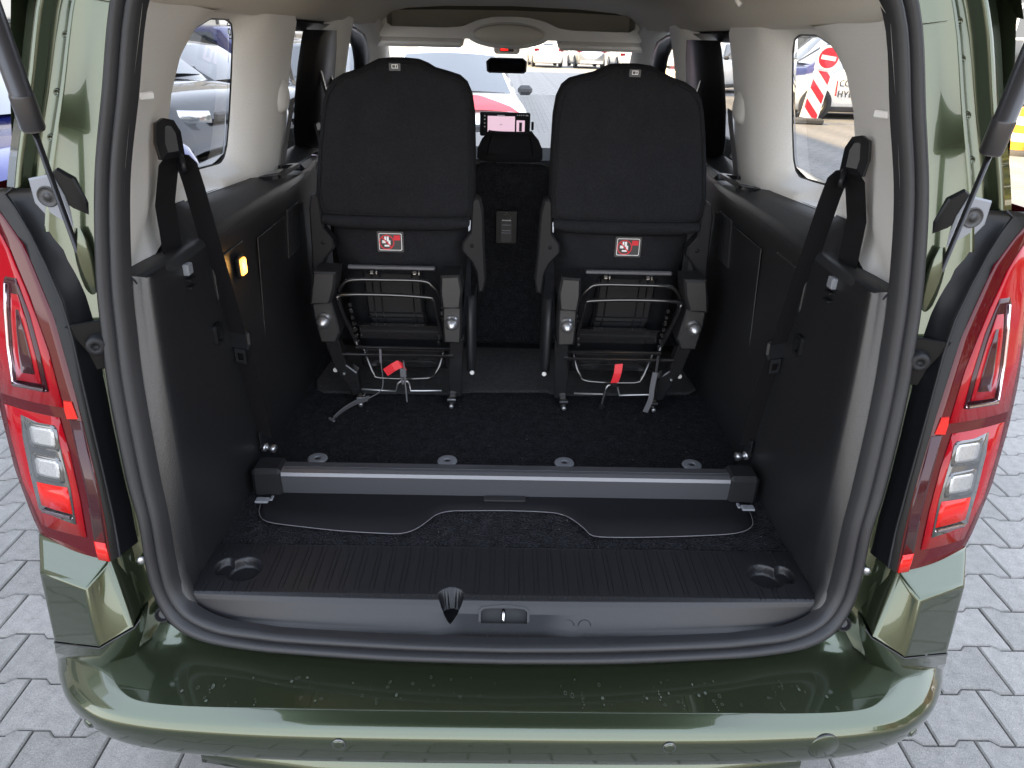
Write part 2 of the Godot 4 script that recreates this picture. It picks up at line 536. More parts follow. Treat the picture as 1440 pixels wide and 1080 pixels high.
func bumper_rows() -> Array:
	var cols := [
		# inner edge under the seal, step, start of the rim, rim, shoulder, face, lower face, tuck, under
		[[0, .536, .985], [.2, .536, .993], [.36, .536, 1.005], [.47, .536, 1.018], [.55, .537, 1.03], [.61, .541, 1.04], [.65, .556, 1.042], [.676, .565, 1.062], [.69, .57, 1.09], [.70, .57, 1.13], [.72, .57, 1.25], [.74, .57, 1.6]],
		[[0, .5298, .952], [.2, .5298, .959], [.36, .5298, .972], [.48, .5298, .985], [.565, .530, .998], [.63, .531, 1.01], [.672, .535, 1.018], [.692, .54, 1.03], [.705, .545, 1.06], [.72, .55, 1.10], [.74, .55, 1.25], [.76, .55, 1.6]],
		[[0, .5295, .880], [.2, .5295, .880], [.38, .5295, .880], [.508, .5295, .880], [.597, .5295, .884], [.651, .530, .893], [.688, .531, .914], [.713, .533, .941], [.732, .536, .968], [.747, .54, 1.01], [.78, .54, 1.25], [.80, .54, 1.6]],
		[[0, .5295, .877], [.2, .5295, .877], [.38, .5295, .877], [.51, .5295, .877], [.60, .5295, .881], [.655, .530, .890], [.692, .531, .911], [.718, .533, .938], [.738, .536, .965], [.752, .54, 1.0], [.784, .54, 1.25], [.804, .54, 1.6]],
		[[0, .519, .846], [.2, .519, .8465], [.39, .519, .8485], [.53, .519, .854], [.63, .519, .862], [.70, .520, .876], [.764, .521, .913], [.802, .523, .952], [.831, .525, .99], [.86, .525, 1.04], [.88, .525, 1.25], [.89, .525, 1.6]],
		[[0, .507, .837], [.2, .507, .8375], [.39, .507, .840], [.535, .507, .846], [.637, .5075, .855], [.712, .508, .871], [.778, .509, .909], [.82, .510, .953], [.851, .511, 1.0], [.882, .511, 1.055], [.902, .51, 1.25], [.91, .51, 1.6]],
		[[0, .490, .8335], [.2, .490, .834], [.39, .490, .8365], [.535, .490, .8435], [.64, .490, .853], [.718, .490, .870], [.787, .490, .910], [.832, .490, .956], [.866, .490, 1.006], [.892, .490, 1.065], [.912, .49, 1.25], [.92, .49, 1.6]],
		[[0, .45, .8375], [.2, .45, .838], [.39, .45, .8405], [.53, .45, .8475], [.634, .45, .858], [.713, .45, .877], [.785, .45, .918], [.838, .45, .968], [.875, .45, 1.02], [.90, .45, 1.08], [.92, .45, 1.25], [.926, .45, 1.6]],
		[[0, .425, .850], [.2, .425, .8505], [.38, .425, .853], [.52, .425, .860], [.622, .425, .871], [.70, .424, .892], [.772, .42, .933], [.828, .415, .983], [.868, .41, 1.035], [.896, .40, 1.09], [.918, .40, 1.25], [.926, .40, 1.6]],
		[[0, .415, .868], [.2, .415, .8685], [.37, .415, .871], [.51, .415, .878], [.61, .414, .89], [.685, .412, .912], [.752, .405, .952], [.81, .39, 1.0], [.855, .37, 1.05], [.885, .35, 1.11], [.91, .32, 1.25], [.92, .30, 1.6]],
		[[0, .410, .92], [.2, .410, .921], [.36, .410, .924], [.50, .410, .932], [.59, .408, .945], [.665, .404, .966], [.73, .395, 1.0], [.785, .37, 1.04], [.83, .34, 1.09], [.865, .31, 1.14], [.89, .26, 1.27], [.90, .26, 1.6]]]
	var smooth := []
	for c in cols:
		var p := []
		for q in c: p.append(V(q[0], q[1], q[2]))
		smooth.append(curve(p, 5))
	var rows := []
	for i in smooth[0].size():
		var prof := []
		for c in smooth: prof.append(c[i])
		# round the profile
		var fine := [prof[0]]
		for k in range(0, prof.size() - 1):
			var a: Vector3 = prof[max(k - 1, 0)]; var b: Vector3 = prof[k]; var cc: Vector3 = prof[k + 1]; var d: Vector3 = prof[min(k + 2, prof.size() - 1)]
			for t in [0.33, 0.67, 1.0]:
				fine.append(b.cubic_interpolate(cc, a, d, t) if k > 4 else b.lerp(cc, t))
		rows.append(fine)
	return rows

func van_body(van: Node3D) -> void:
	# bumper
	begin()
	grid(mirrored_rows(bumper_rows))
	var bumper := put("rear_bumper", M.paint, van)
	mx = 1.0
	for s in [-1.0, 1.0]:
		begin()
		lathe([[0.0095, 0.0], [0.0095, 0.003], [0.008, 0.0045], [0.006, 0.004], [0.0, 0.004]], face(Vector3(s * .287, .494, -.8350), Vector3(0, 0.05, 1)), 20)
		put("parking_sensor", M.paint, bumper)
		begin()
		lathe([[0.0098, 0.0], [0.0115, 0.0], [0.0115, 0.0022], [0.0098, 0.0028]], face(Vector3(s * .287, .494, -.8350), Vector3(0, 0.05, 1)), 20)
		put("sensor_ring", M.lamp_grey, bumper)
		begin()
		var sp := Vector3(s * .750, .470, -.8905)
		lathe([[0.0095, 0.0], [0.0095, 0.003], [0.008, 0.0045], [0.0, 0.004]], face(sp, Vector3(s * 0.47, 0, 0.88)), 20)
		put("parking_sensor", M.paint, bumper)
		begin()
		lathe([[0.0098, -.002], [0.0125, -.002], [0.0125, 0.0012], [0.0098, 0.002]], face(sp, Vector3(s * 0.47, 0, 0.88)), 20)
		put("sensor_ring", M.lamp_grey, bumper)
	begin()
	var tow := face(Vector3(.566, .484, -.8470), Vector3(0.08, 0.0, 1))
	lathe([[0.0275, -.003], [0.0275, 0.0010], [0.0262, 0.0018], [0.0, 0.0024]], tow, 32)
	put("tow_eye_cover", M.paint, bumper)
	begin()
	lathe([[0.0275, -.003], [0.0290, -.003], [0.0290, 0.0006], [0.0275, 0.0006]], tow, 32)
	put("cover_gap", M.car_black, bumper)
	# lower bright insert under the bumper
	begin()
	var low := []
	for x in [-.58, -.5, -.35, 0.0, .35, .5, .58]:
		var k: float = (x / .58) * (x / .58)
		low.append([Vector3(x, .405, -.945 - .05 * k), Vector3(x, .385, -.900 - .05 * k), Vector3(x, .355, -.868 - .05 * k), Vector3(x, .33, -.866 - .05 * k), Vector3(x, .27, -.93 - .05 * k)])
	grid(low)
	put("lower_insert", M.paint, bumper)
	# dried water spots on the step of the bumper
	begin(-1)
	for k in 95:
		var x := rng.randf_range(-.62, .62)
		var d := rng.randf_range(.885, .948)
		var r := rng.randf_range(.0008, .0030)
		var el := rng.randf_range(1.0, 2.0)
		var ring: float = .80 if rng.randf() < .6 else .25
		var many := 1 if rng.randf() < .86 else 4
		for q in many:
			var c := Vector3(x + .0015 * sin(q * 2.3 + k), .5312, -d + q * .0062)
			if c.z > -.880: continue
			var rr_ := r * (1.0 if many == 1 else .45 + .1 * (q % 3))
			for i in 12:
				var a0 := TAU * i / 12; var a1 := TAU * (i + 1) / 12
				quad(c + Vector3(cos(a0) * rr_, 0, sin(a0) * rr_ * el), c + Vector3(cos(a1) * rr_, 0, sin(a1) * rr_ * el), c + Vector3(cos(a1) * rr_ * ring, 0, sin(a1) * rr_ * el * ring), c + Vector3(cos(a0) * rr_ * ring, 0, sin(a0) * rr_ * el * ring))
	var spots := put("water_spots", M.stain, bumper)
	spots.set_meta("kind", "stuff")
	for s in [-1.0, 1.0]:
		mx = s
		side_shell(van)
	mx = 1.0
	# rubber seal round the opening
	begin()
	var so := mirrored_rows(func(): return curve(seal_out.map(func(q): return V(q.x, q.y, q.z)), 5))
	var si := mirrored_rows(func(): return curve(seal_in.map(func(q): return V(q.x, q.y, q.z)), 5))
	var rows := []
	var prof := [[-.06, -.012], [0.0, .004], [.08, .012], [.2, .0165], [.32, .0135], [.42, .004], [.47, -.002], [.53, .002], [.62, .012], [.76, .0165], [.9, .012], [1.0, .002], [1.03, -.010]]
	for i in so.size():
		var t: Vector3 = so[min(i + 1, so.size() - 1)] - so[max(i - 1, 0)]
		var n := seal_normal(si[i], so[i], t)
		var row := []
		for q in prof: row.append(si[i].lerp(so[i], q[0]) + n * q[1])
		rows.append(row)
	grid(rows)
	put("door_seal", M.seal, van)
	# roof and tailgate
	begin()
	var roof := []
	for q in [[1.262, 1.795], [1.5, 1.825], [2.2, 1.845], [3.0, 1.835], [3.6, 1.80], [3.95, 1.74], [4.1, 1.66]]:
		var row := []
		for x in [-.80, -.76, -.66, -.35, 0.0, .35, .66, .76, .80]:
			var k: float = abs(x) / .80
			row.append(Vector3(x, q[1] - 0.02 * k * k - (0.13 if k > .99 else (0.05 if k > .94 else 0.0)), -q[0]))
		roof.append(row)
	grid(roof)
	put("roof", M.paint, van)
	begin()
	var gate_o := []; var gate_i := []
	for q in [[1.25, 1.87], [1.0, 1.95], [.6, 2.06], [.25, 2.15], [.08, 2.16]]:
		var a := []; var b := []
		for x in [-.80, -.7, -.35, 0.0, .35, .7, .80]:
			var k: float = pow(abs(x) / .8, 4.0)
			a.append(Vector3(x, q[1] + .05 - .04 * k, -q[0])); b.append(Vector3(x * .97, q[1] - .01, -q[0]))
		gate_o.append(a); gate_i.append(b)
	grid(gate_o); 
	for i in 4: quad(gate_o[i][0], gate_o[i + 1][0], gate_i[i + 1][0], gate_i[i][0]); quad(gate_o[i][6], gate_o[i + 1][6], gate_i[i + 1][6], gate_i[i][6])
	grid([gate_o[4], gate_i[4]]); grid([gate_o[0], gate_i[0]])
	var gate := put("tailgate", M.paint, van)
	begin()
	grid(gate_i)
	put("inner_lining", M.trim, gate)
	# underbody and wheels
	begin(-1)
	rbox(Vector3(0, .34, -3.1), Vector3(1.6, .14, 4.0), .03)
	put("underbody", M.car_black, van)
	for x in [-.80, .80]:
		for d in [1.90, 4.72]:
			wheel(van, Vector3(x, .33, -d), .33, signf(x))

func wheel(parent: Node3D, c: Vector3, r: float, side: float, thick := .20) -> void:
	begin()
	var T := face(c, Vector3(side, 0, 0))
	lathe([[r * .62, -thick / 2], [r * .93, -thick / 2], [r, -thick * .38], [r, thick * .38], [r * .94, thick / 2], [r * .66, thick * .5], [r * .64, thick * .38]], T, 28)
	var ty := put("wheel", M.tyre, parent)
	begin()
	lathe([[r * .655, thick * .36], [r * .655, thick * .44], [r * .60, thick * .42], [r * .58, thick * .15]], T, 28)
	for k in 5:
		var a := TAU * k / 5 + .3
		for e in [-.16, .16]:
			var p0: Vector3 = T * Vector3(cos(a) * r * .10, sin(a) * r * .10, thick * .36)
			var p1: Vector3 = T * Vector3(cos(a + e) * r * .61, sin(a + e) * r * .61, thick * .40)
			tube([p0, p1], r * .045, 6)
	lathe([[r * .16, thick * .2], [r * .16, thick * .38], [r * .1, thick * .42], [0, thick * .42]], T, 14)
	var rim := put("rim", M.rim_alloy, ty)
	if in_world.has(parent): rim.position = Vector3.ZERO
	begin()
	lathe([[r * .62, thick * .05], [0, thick * .05]], T, 20)
	put("brake_drum", M.car_black, ty)

func side_shell(van: Node3D) -> void:
	# painted channel between seal and gutter, gutter and flange, outer quarter edge
	var so := curve(seal_out.slice(7).map(func(q): return q), 4)
	var rows := []
	for q in so:
		if q.y > 1.795: continue
		var k: float = clamp((q.y - .65) / 1.0, 0, 1)
		var w: float = .092 - .03 * smoothstep(1.15, 1.70, q.y)
		var x0: float = q.x
		var lift := 0.0
		var pt := func(dx: float, dd: float) -> Vector3: return V(x0 + dx, q.y + lift, q.z + dd)
		rows.append([pt.call(-.01, .03), pt.call(-.002, .012), pt.call(.012, .010), pt.call(w * .5, .008), pt.call(w - .006, .004), pt.call(w, .001), pt.call(w + .004, .012), pt.call(w + .007, .036), pt.call(w + .012, .042), pt.call(w + .04, .044), pt.call(w + .046, .040), pt.call(w + .049, .016), pt.call(w + .053, .012), pt.call(w + .060, .013), pt.call(w + .064, .02), pt.call(w + .085, .034), pt.call(w + .092, .05), pt.call(w + .12, .16)])
	begin()
	grid(rows)
	var pillar := put("rear_pillar", M.paint, van)
	# weld dimples in the gutter
	for y in [1.26, 1.35, 1.43, 1.50, 1.585, 1.64]:
		var q := lerp_curve(seal_out.slice(7, 16), y)
		var w: float = .092 - .03 * smoothstep(1.15, 1.70, y)
		begin()
		lathe([[.0072, -.001], [.006, .0022], [.0046, .0026], [.0036, .0008], [.0, .0004]], face(V(q.x + w + .026, y, q.z + .043), Vector3(0, 0, 1)), 16)
		put("weld_dimple", M.paint, pillar)
	# lower green channel between bumper corner and seal
	begin()
	var ch := []
	for y in [.50, .545, .60, .66, .73, .76]:
		var q := lerp_curve(seal_out.slice(5, 12), max(y, .575))
		var e: float = clamp((y - .545) / .185, 0, 1)
		ch.append([V(q.x - .02, y, q.z + .03), V(q.x + .004, y, q.z + .016), V(q.x + .012, y, q.z + .014), V(q.x + .016, y, q.z + .028), V(q.x + .028, y, q.z + .03), V(lerpf(.694, .712, e), y, lerpf(1.012, 1.052, e)), V(lerpf(.698, .717, e), y, lerpf(1.004, 1.040, e)), V(lerpf(.705, .725, e), y, lerpf(1.012, 1.045, e))])
	grid(ch)
	put("corner_channel", M.paint, van)
	begin(-1)
	var hole := face(V(.660, .585, 1.040), Vector3(-mx * .2, .5, 1))
	lathe([[.013, .0], [.015, .002], [.012, .004], [.009, -.004], [0, -.006]], hole, 18)
	put("drain_plug", M.car_black, van)
	begin()
	lathe([[.009, 0], [.009, .002], [.005, .004], [0, .0045]], face(V(.690, .695, 1.066), Vector3(-mx * .5, .1, 1)), 6)
	put("screw", M.zinc, van)
	# faceted bumper corner below the lamp
	var A := V(.724, .728, 1.024); var B := V(.884, .742, 1.085); var Cc := V(.742, .708, .973); var E := V(.842, .714, 1.006)
	var F := V(.850, .553, .996); var G := V(.738, .584, .955); var H := V(.680, .612, .977)
	var B2 := V(.921, .75, 1.22); var F2 := V(.922, .553, 1.20); var E2 := V(.925, .714, 1.21)
	var A2 := V(.716, .735, 1.06); var H2 := V(.692, .612, 1.06)
	begin()
	bevelled([A, B, Cc, E, F, G, H, B2, F2, E2, A2, H2], [[0, 1, 3, 2], [2, 3, 4, 5], [0, 2, 5, 6], [1, 7, 9, 3], [3, 9, 8, 4], [0, 6, 11, 10], [0, 10, 7, 1]], .0045)
	var corner := put("bumper_corner", M.paint, van)
	# the bumper's own upstand below the joint
	begin()
	var up0 := [V(.688, .608, 1.05), H, G, F, F2]
	var up1 := [V(.692, .570, 1.05), V(.684, .575, .979), V(.742, .548, .954), V(.853, .530, .994), V(.922, .53, 1.20)]
	var up2 := [V(.696, .535, 1.05), V(.700, .530, .986), V(.756, .520, .962), V(.862, .500, 1.006), V(.924, .50, 1.20)]
	grid([up0, up1, up2])
	put("bumper_upstand", M.paint, corner)
	begin()
	tube([V(.68, .6105, 1.0), H, G, F, V(.885, .5525, 1.08)], .0014, 6)
	put("panel_gap", M.car_black, corner)
	# outer side panel of the van
	begin()
	var sp := []
	for d in [1.20, 1.6, 2.2, 3.0, 4.0, 5.0, 5.35]:
		var taper: float = -.10 if d > 5.2 else 0.0
		sp.append([V(.90 + taper, .33, d), V(.925 + taper, .45, d), V(.928 + taper, .75, d), V(.925 + taper, 1.0, d), V(.90 + taper, 1.22, d), V(.875 + taper, 1.26, d)])
	grid(sp)
	put("side_panel", M.paint, van)
	# upper rear quarter outside, round the quarter window
	begin()
	var outer := [V(.875, 1.26, 1.24), V(.875, 1.26, 1.5), V(.875, 1.26, 1.9), V(.875, 1.26, 2.25), V(.82, 1.5, 2.25), V(.79, 1.72, 2.25), V(.79, 1.72, 1.8), V(.79, 1.72, 1.45), V(.79, 1.70, 1.29), V(.83, 1.5, 1.26)]
	var inner := [V(.755, 1.30, 1.58), V(.755, 1.29, 1.65), V(.755, 1.285, 1.8), V(.752, 1.31, 1.94), V(.72, 1.48, 1.95), V(.69, 1.63, 1.93), V(.69, 1.64, 1.82), V(.69, 1.63, 1.73), V(.70, 1.58, 1.62), V(.73, 1.42, 1.53)]
	grid([outer, inner], true)
	put("quarter_panel", M.paint, van)
	# black lamp surround between lamp and seal
	var lam := []
	for y in [.728, .80, .88, .96, 1.04, 1.12, 1.18, 1.24, 1.29, 1.325, 1.345]:
		var a := lerp_curve(light_in, y)
		var q := lerp_curve(seal_out.slice(5, 16), y)
		var wide: float = clamp((y - 1.16) / .16, 0, 1)
		var inx: float = q.x + .008 + wide * .065
		var ind: float = q.z + .024 - wide * .012
		var f0 := Vector3(lerpf(a.x, inx, .30), y, lerpf(a.z, ind, .16))
		var f1 := Vector3(lerpf(a.x, inx, .36), y, lerpf(a.z, ind, .27) + .001)
		lam.append([V(a.x + .012, y, a.z + .03), V(a.x + .004, y, a.z + .004), V(a.x - .002, y, a.z), V(f0.x, y, f0.z), V(lerpf(f0.x, f1.x, .5), y, lerpf(f0.z, f1.z, .5) - .003), V(f1.x, y, f1.z), V(lerpf(f1.x, inx, .5), y, lerpf(f1.z, ind, .55)), V(inx + .006, y, ind - .003), V(inx, y, ind + .002), V(inx - .004, y, ind + .025)])
	var top := [V(.875, 1.352, 1.215), V(.868, 1.354, 1.208), V(.86, 1.355, 1.205), V(.835, 1.356, 1.203), V(.83, 1.356, 1.203), V(.825, 1.356, 1.203), V(.81, 1.356, 1.206), V(.79, 1.355, 1.21), V(.785, 1.355, 1.215), V(.78, 1.354, 1.23)]
	lam.append(top)
	begin()
	grid(lam)
	var sur := put("lamp_surround", M.panel_black, van)
	begin()
	tube(lam.map(func(w): return w[4] + Vector3(0, 0, .0005)), .0022, 8)
	put("surround_ridge", M.cap, sur)
	# grey bracket with bolt hole above it
	begin(-1)
	var bt := Transform3D(Basis(Vector3(mx, 0, 0), Vector3.UP, Vector3.BACK), V(.772, 1.345, 1.204))
	prism(PackedVector2Array([Vector2(.026, .028), Vector2(-.014, .036), Vector2(-.026, .0), Vector2(-.034, -.06), Vector2(-.030, -.115), Vector2(-.006, -.06), Vector2(.026, -.012)]), bt, .008, .003)
	put("bracket", M.grey_plastic, sur)
	begin()
	lathe([[.0175, .0085], [.017, .0100], [.015, .0105], [.0142, .0090], [.0065, .0088], [.0055, .0112], [0, .0112]], bt, 20)
	put("bracket_bolt", M.car_black, sur)
	begin(-1)
	prism(PackedVector2Array([Vector2(-.022, .045), Vector2(-.045, .03), Vector2(-.06, -.01), Vector2(-.062, -.06), Vector2(-.045, -.085), Vector2(-.01, -.04), Vector2(.0, .03)]), Transform3D(bt.basis, bt.origin + Vector3(0, 0, -.003)), .006, .003)
	put("bracket_pad", M.panel_black, sur)
	# green bulge beside the strut foot
	begin()
	var bulge := []
	for i in 9:
		var a := PI * i / 8.0
		var row := []
		for k in 7:
			var t := -1.0 + k / 3.0
			var r: float = sqrt(max(0.0, 1.0 - t * t * .9))
			row.append(V(.722 + .016 * cos(a) * r + .006, 1.235 + .062 * t, 1.184 - .010 * sin(a) * r))
		bulge.append(row)
	grid(bulge)
	put("body_bulge", M.paint, pillar)
	# strut pocket and gas strut
	begin(-1)
	prism(PackedVector2Array([Vector2(-.035, .06), Vector2(-.015, .075), Vector2(.02, .06), Vector2(.03, .0), Vector2(.018, -.03), Vector2(-.035, -.03)]), Transform3D(Basis(Vector3(mx, 0, 0), Vector3.UP, Vector3.BACK), V(.752, 1.18, 1.205)), .012, .004)
	put("strut_pocket", M.car_black, sur)
	var lo := V(.737, 1.183, 1.195); var hi := V(.725, 1.95, 1.045)
	var dir := (hi - lo).normalized()
	var cap := lo.lerp(hi, .355)
	begin()
	tube([lo, cap], .0046, 10)
	var strut := put("gas_strut", M.rod, van)
	begin()
	tube([cap, cap + dir * .004, cap + dir * .05, cap + dir * .054], [.0150, .0170, .0170, .0160], 20)
	put("strut_collar", M.cap if false else M.strut, strut)
	begin()
	tube([cap + dir * .054, hi], .0155, 20)
	put("strut_cylinder", M.strut, strut)
	begin()
	lathe([[.0, -.016], [.010, -.013], [.0135, -.004], [.0125, .006], [.008, .014], [.006, .024], [0, .026]], face(lo - dir * .012, dir), 14)
	put("ball_socket", M.trim_smooth, strut)
	# rubber stop
	begin()
	lathe([[.019, -.03], [.017, .002], [.0155, .006], [.0085, .0075], [.0065, .006], [.005, .001], [0, .001]], face(V(.718, 1.103, 1.138), Vector3(-mx * .25, 0, 1)), 22)
	put("rubber_stop", M.cap, van)
	begin(-1)
	prism(PackedVector2Array([Vector2(-.034, .042), Vector2(.032, .044), Vector2(.036, -.03), Vector2(.01, -.046), Vector2(-.034, -.05)]), Transform3D(face(Vector3.ZERO, Vector3(-mx * .55, 0, 1)).basis, V(.733, 1.100, 1.150)), .006, .002)
	put("stop_plate", M.panel_black, sur)

# ---------------------------------------------------------------- van: tail lamps
func van_lights(van: Node3D) -> void:
	for s in [-1.0, 1.0]:
		mx = s
		# outer shell
		begin()
		var rows := []
		for i in 33:
			var y := lerpf(.727, 1.35, i / 32.0)
			var a := lerp_curve(light_in, y); var b := lerp_curve(light_out, y)
			var row := [V(a.x, y, a.z + .03), V(a.x, y, a.z + .004)]
			for k in 13:
				var x := lerpf(a.x, b.x, k / 12.0)
				row.append(light_point(x, y))
			row.append(V(b.x + .006, y, b.z + .02)); row.append(V(b.x + .004, y, b.z + .10)); row.append(V(b.x - .004, y, b.z + .20))
			rows.append(row)
		grid(rows)
		var lamp := put("tail_lamp", M.red_dark, van)
		# bright red field, upper and lower
		begin()
		lamp_patch(v2([.775, 1.005, .790, 1.10, .815, 1.19, .842, 1.262, .868, 1.30]), v2([.915, 1.005, .915, 1.10, .908, 1.19, .900, 1.262, .893, 1.30]), .0018)
		put("upper_field", M.red_lens, lamp)
		begin()
		lamp_patch(v2([.765, .766, .768, .84, .775, .92, .786, .985]), v2([.868, .763, .898, .84, .908, .92, .910, .985]), .0018)
		put("lower_field", M.red_lens, lamp)
		# upper pocket: dark frame, red loop, smoked window
		begin()
		lamp_patch(v2([.800, 1.030, .806, 1.09, .818, 1.16, .832, 1.205, .836, 1.216]), v2([.882, 1.028, .880, 1.09, .874, 1.16, .866, 1.205, .860, 1.216]), .0034)
		put("pocket", M.smoked, lamp)
		begin()
		lamp_patch(v2([.812, 1.043, .816, 1.09, .826, 1.15, .836, 1.19]), v2([.866, 1.041, .864, 1.09, .858, 1.15, .851, 1.19]), .0046)
		put("light_loop", M.red_lens, lamp)
		begin()
		lamp_patch(v2([.823, 1.058, .826, 1.09, .832, 1.13, .839, 1.165]), v2([.853, 1.056, .852, 1.09, .849, 1.13, .845, 1.165]), .0056)
		put("loop_window", M.smoked, lamp)
		begin()
		tube([light_point(.806, 1.034, .006), light_point(.874, 1.032, .006)], .0045, 8)
		put("chrome_bar", M.lamp_chrome, lamp)
		begin()
		tube([light_point(.876, 1.036, .004), light_point(.874, 1.10, .004), light_point(.868, 1.16, .004), light_point(.860, 1.205, .004)], .0032, 8)
		put("chrome_edge", M.lamp_chrome, lamp)
		# lower pocket with reversing lamps and red reflex
		begin()
		lamp_patch(v2([.783, .788, .784, .86, .793, .935, .800, .962]), v2([.868, .795, .874, .86, .877, .935, .872, .975]), .0034)
		put("lower_pocket", M.lamp_grey, lamp)
		for y in [.948, .889]:
			begin()
			lamp_patch(v2([.796, y - .024, .7935, y - .018, .7945, y + .016, .799, y + .022]), v2([.854, y - .028, .861, y - .022, .862, y + .014, .857, y + .020]), .0050)
			put("lamp_bezel", M.lamp_grey, lamp)
			begin()
			lamp_patch(v2([.803, y - .017, .801, y - .012, .801, y + .011, .804, y + .016]), v2([.849, y - .020, .8545, y - .015, .855, y + .008, .851, y + .013]), .0066)
			put("reversing_lens", M.lamp_clear, lamp)
		begin()
		lamp_patch(v2([.787, .808, .788, .835, .790, .858]), v2([.858, .808, .860, .835, .860, .852]), .0050)
		put("reflector", M.red_reflex, lamp)
		begin()
		tube([light_point(.790, .802, .006), light_point(.856, .798, .006)], .0042, 8)
		put("chrome_bar", M.lamp_chrome, lamp)
		# dark inner strip and little red prism near the seal
		begin()
		lamp_patch(v2([.724, .74, .727, .85, .742, .985]), v2([.748, .74, .752, .85, .766, .985]), .0018)
		put("inner_strip", M.smoked, lamp)
		begin(-1)
		lamp_patch(v2([.748, .990, .752, 1.003, .756, 1.018]), v2([.770, .987, .773, 1.003, .772, 1.018]), .004)
		put("prism", M.red_reflex, lamp)
		begin()
		lamp_patch(v2([.722, .728, .724, .745, .726, .762]), v2([.745, .728, .748, .745, .750, .762]), .003)
		put("corner_reflector", M.red_reflex, lamp)
	mx = 1.0

# ---------------------------------------------------------------- van: load space
const FLOOR := .62

func sill_height(x: float, s: float) -> Vector2:
	# (d, y) of the sill cover at distance s (metres, 0 = edge to the carpet)
	var p := [[0.0, 1.206, .624], [.005, 1.201, .628], [.150, 1.056, .631], [.162, 1.044, .628], [.172, 1.036, .620], [.215, 1.006, .586], [.228, .995, .579], [.240, .984, .579], [.262, .964, .590]]
	var bow: float = 0.049 * pow(abs(x) / .56, 2.0)
	for i in p.size() - 1:
		if s <= p[i + 1][0]:
			var t: float = (s - p[i][0]) / (p[i + 1][0] - p[i][0])
			var d: float = lerpf(p[i][1], p[i + 1][1], t); var y: float = lerpf(p[i][2], p[i + 1][2], t)
			var k: float = clamp((s - .150) / .11, 0, 1)
			return Vector2(d + bow * k, y)
	return Vector2(.964 + bow, .590)

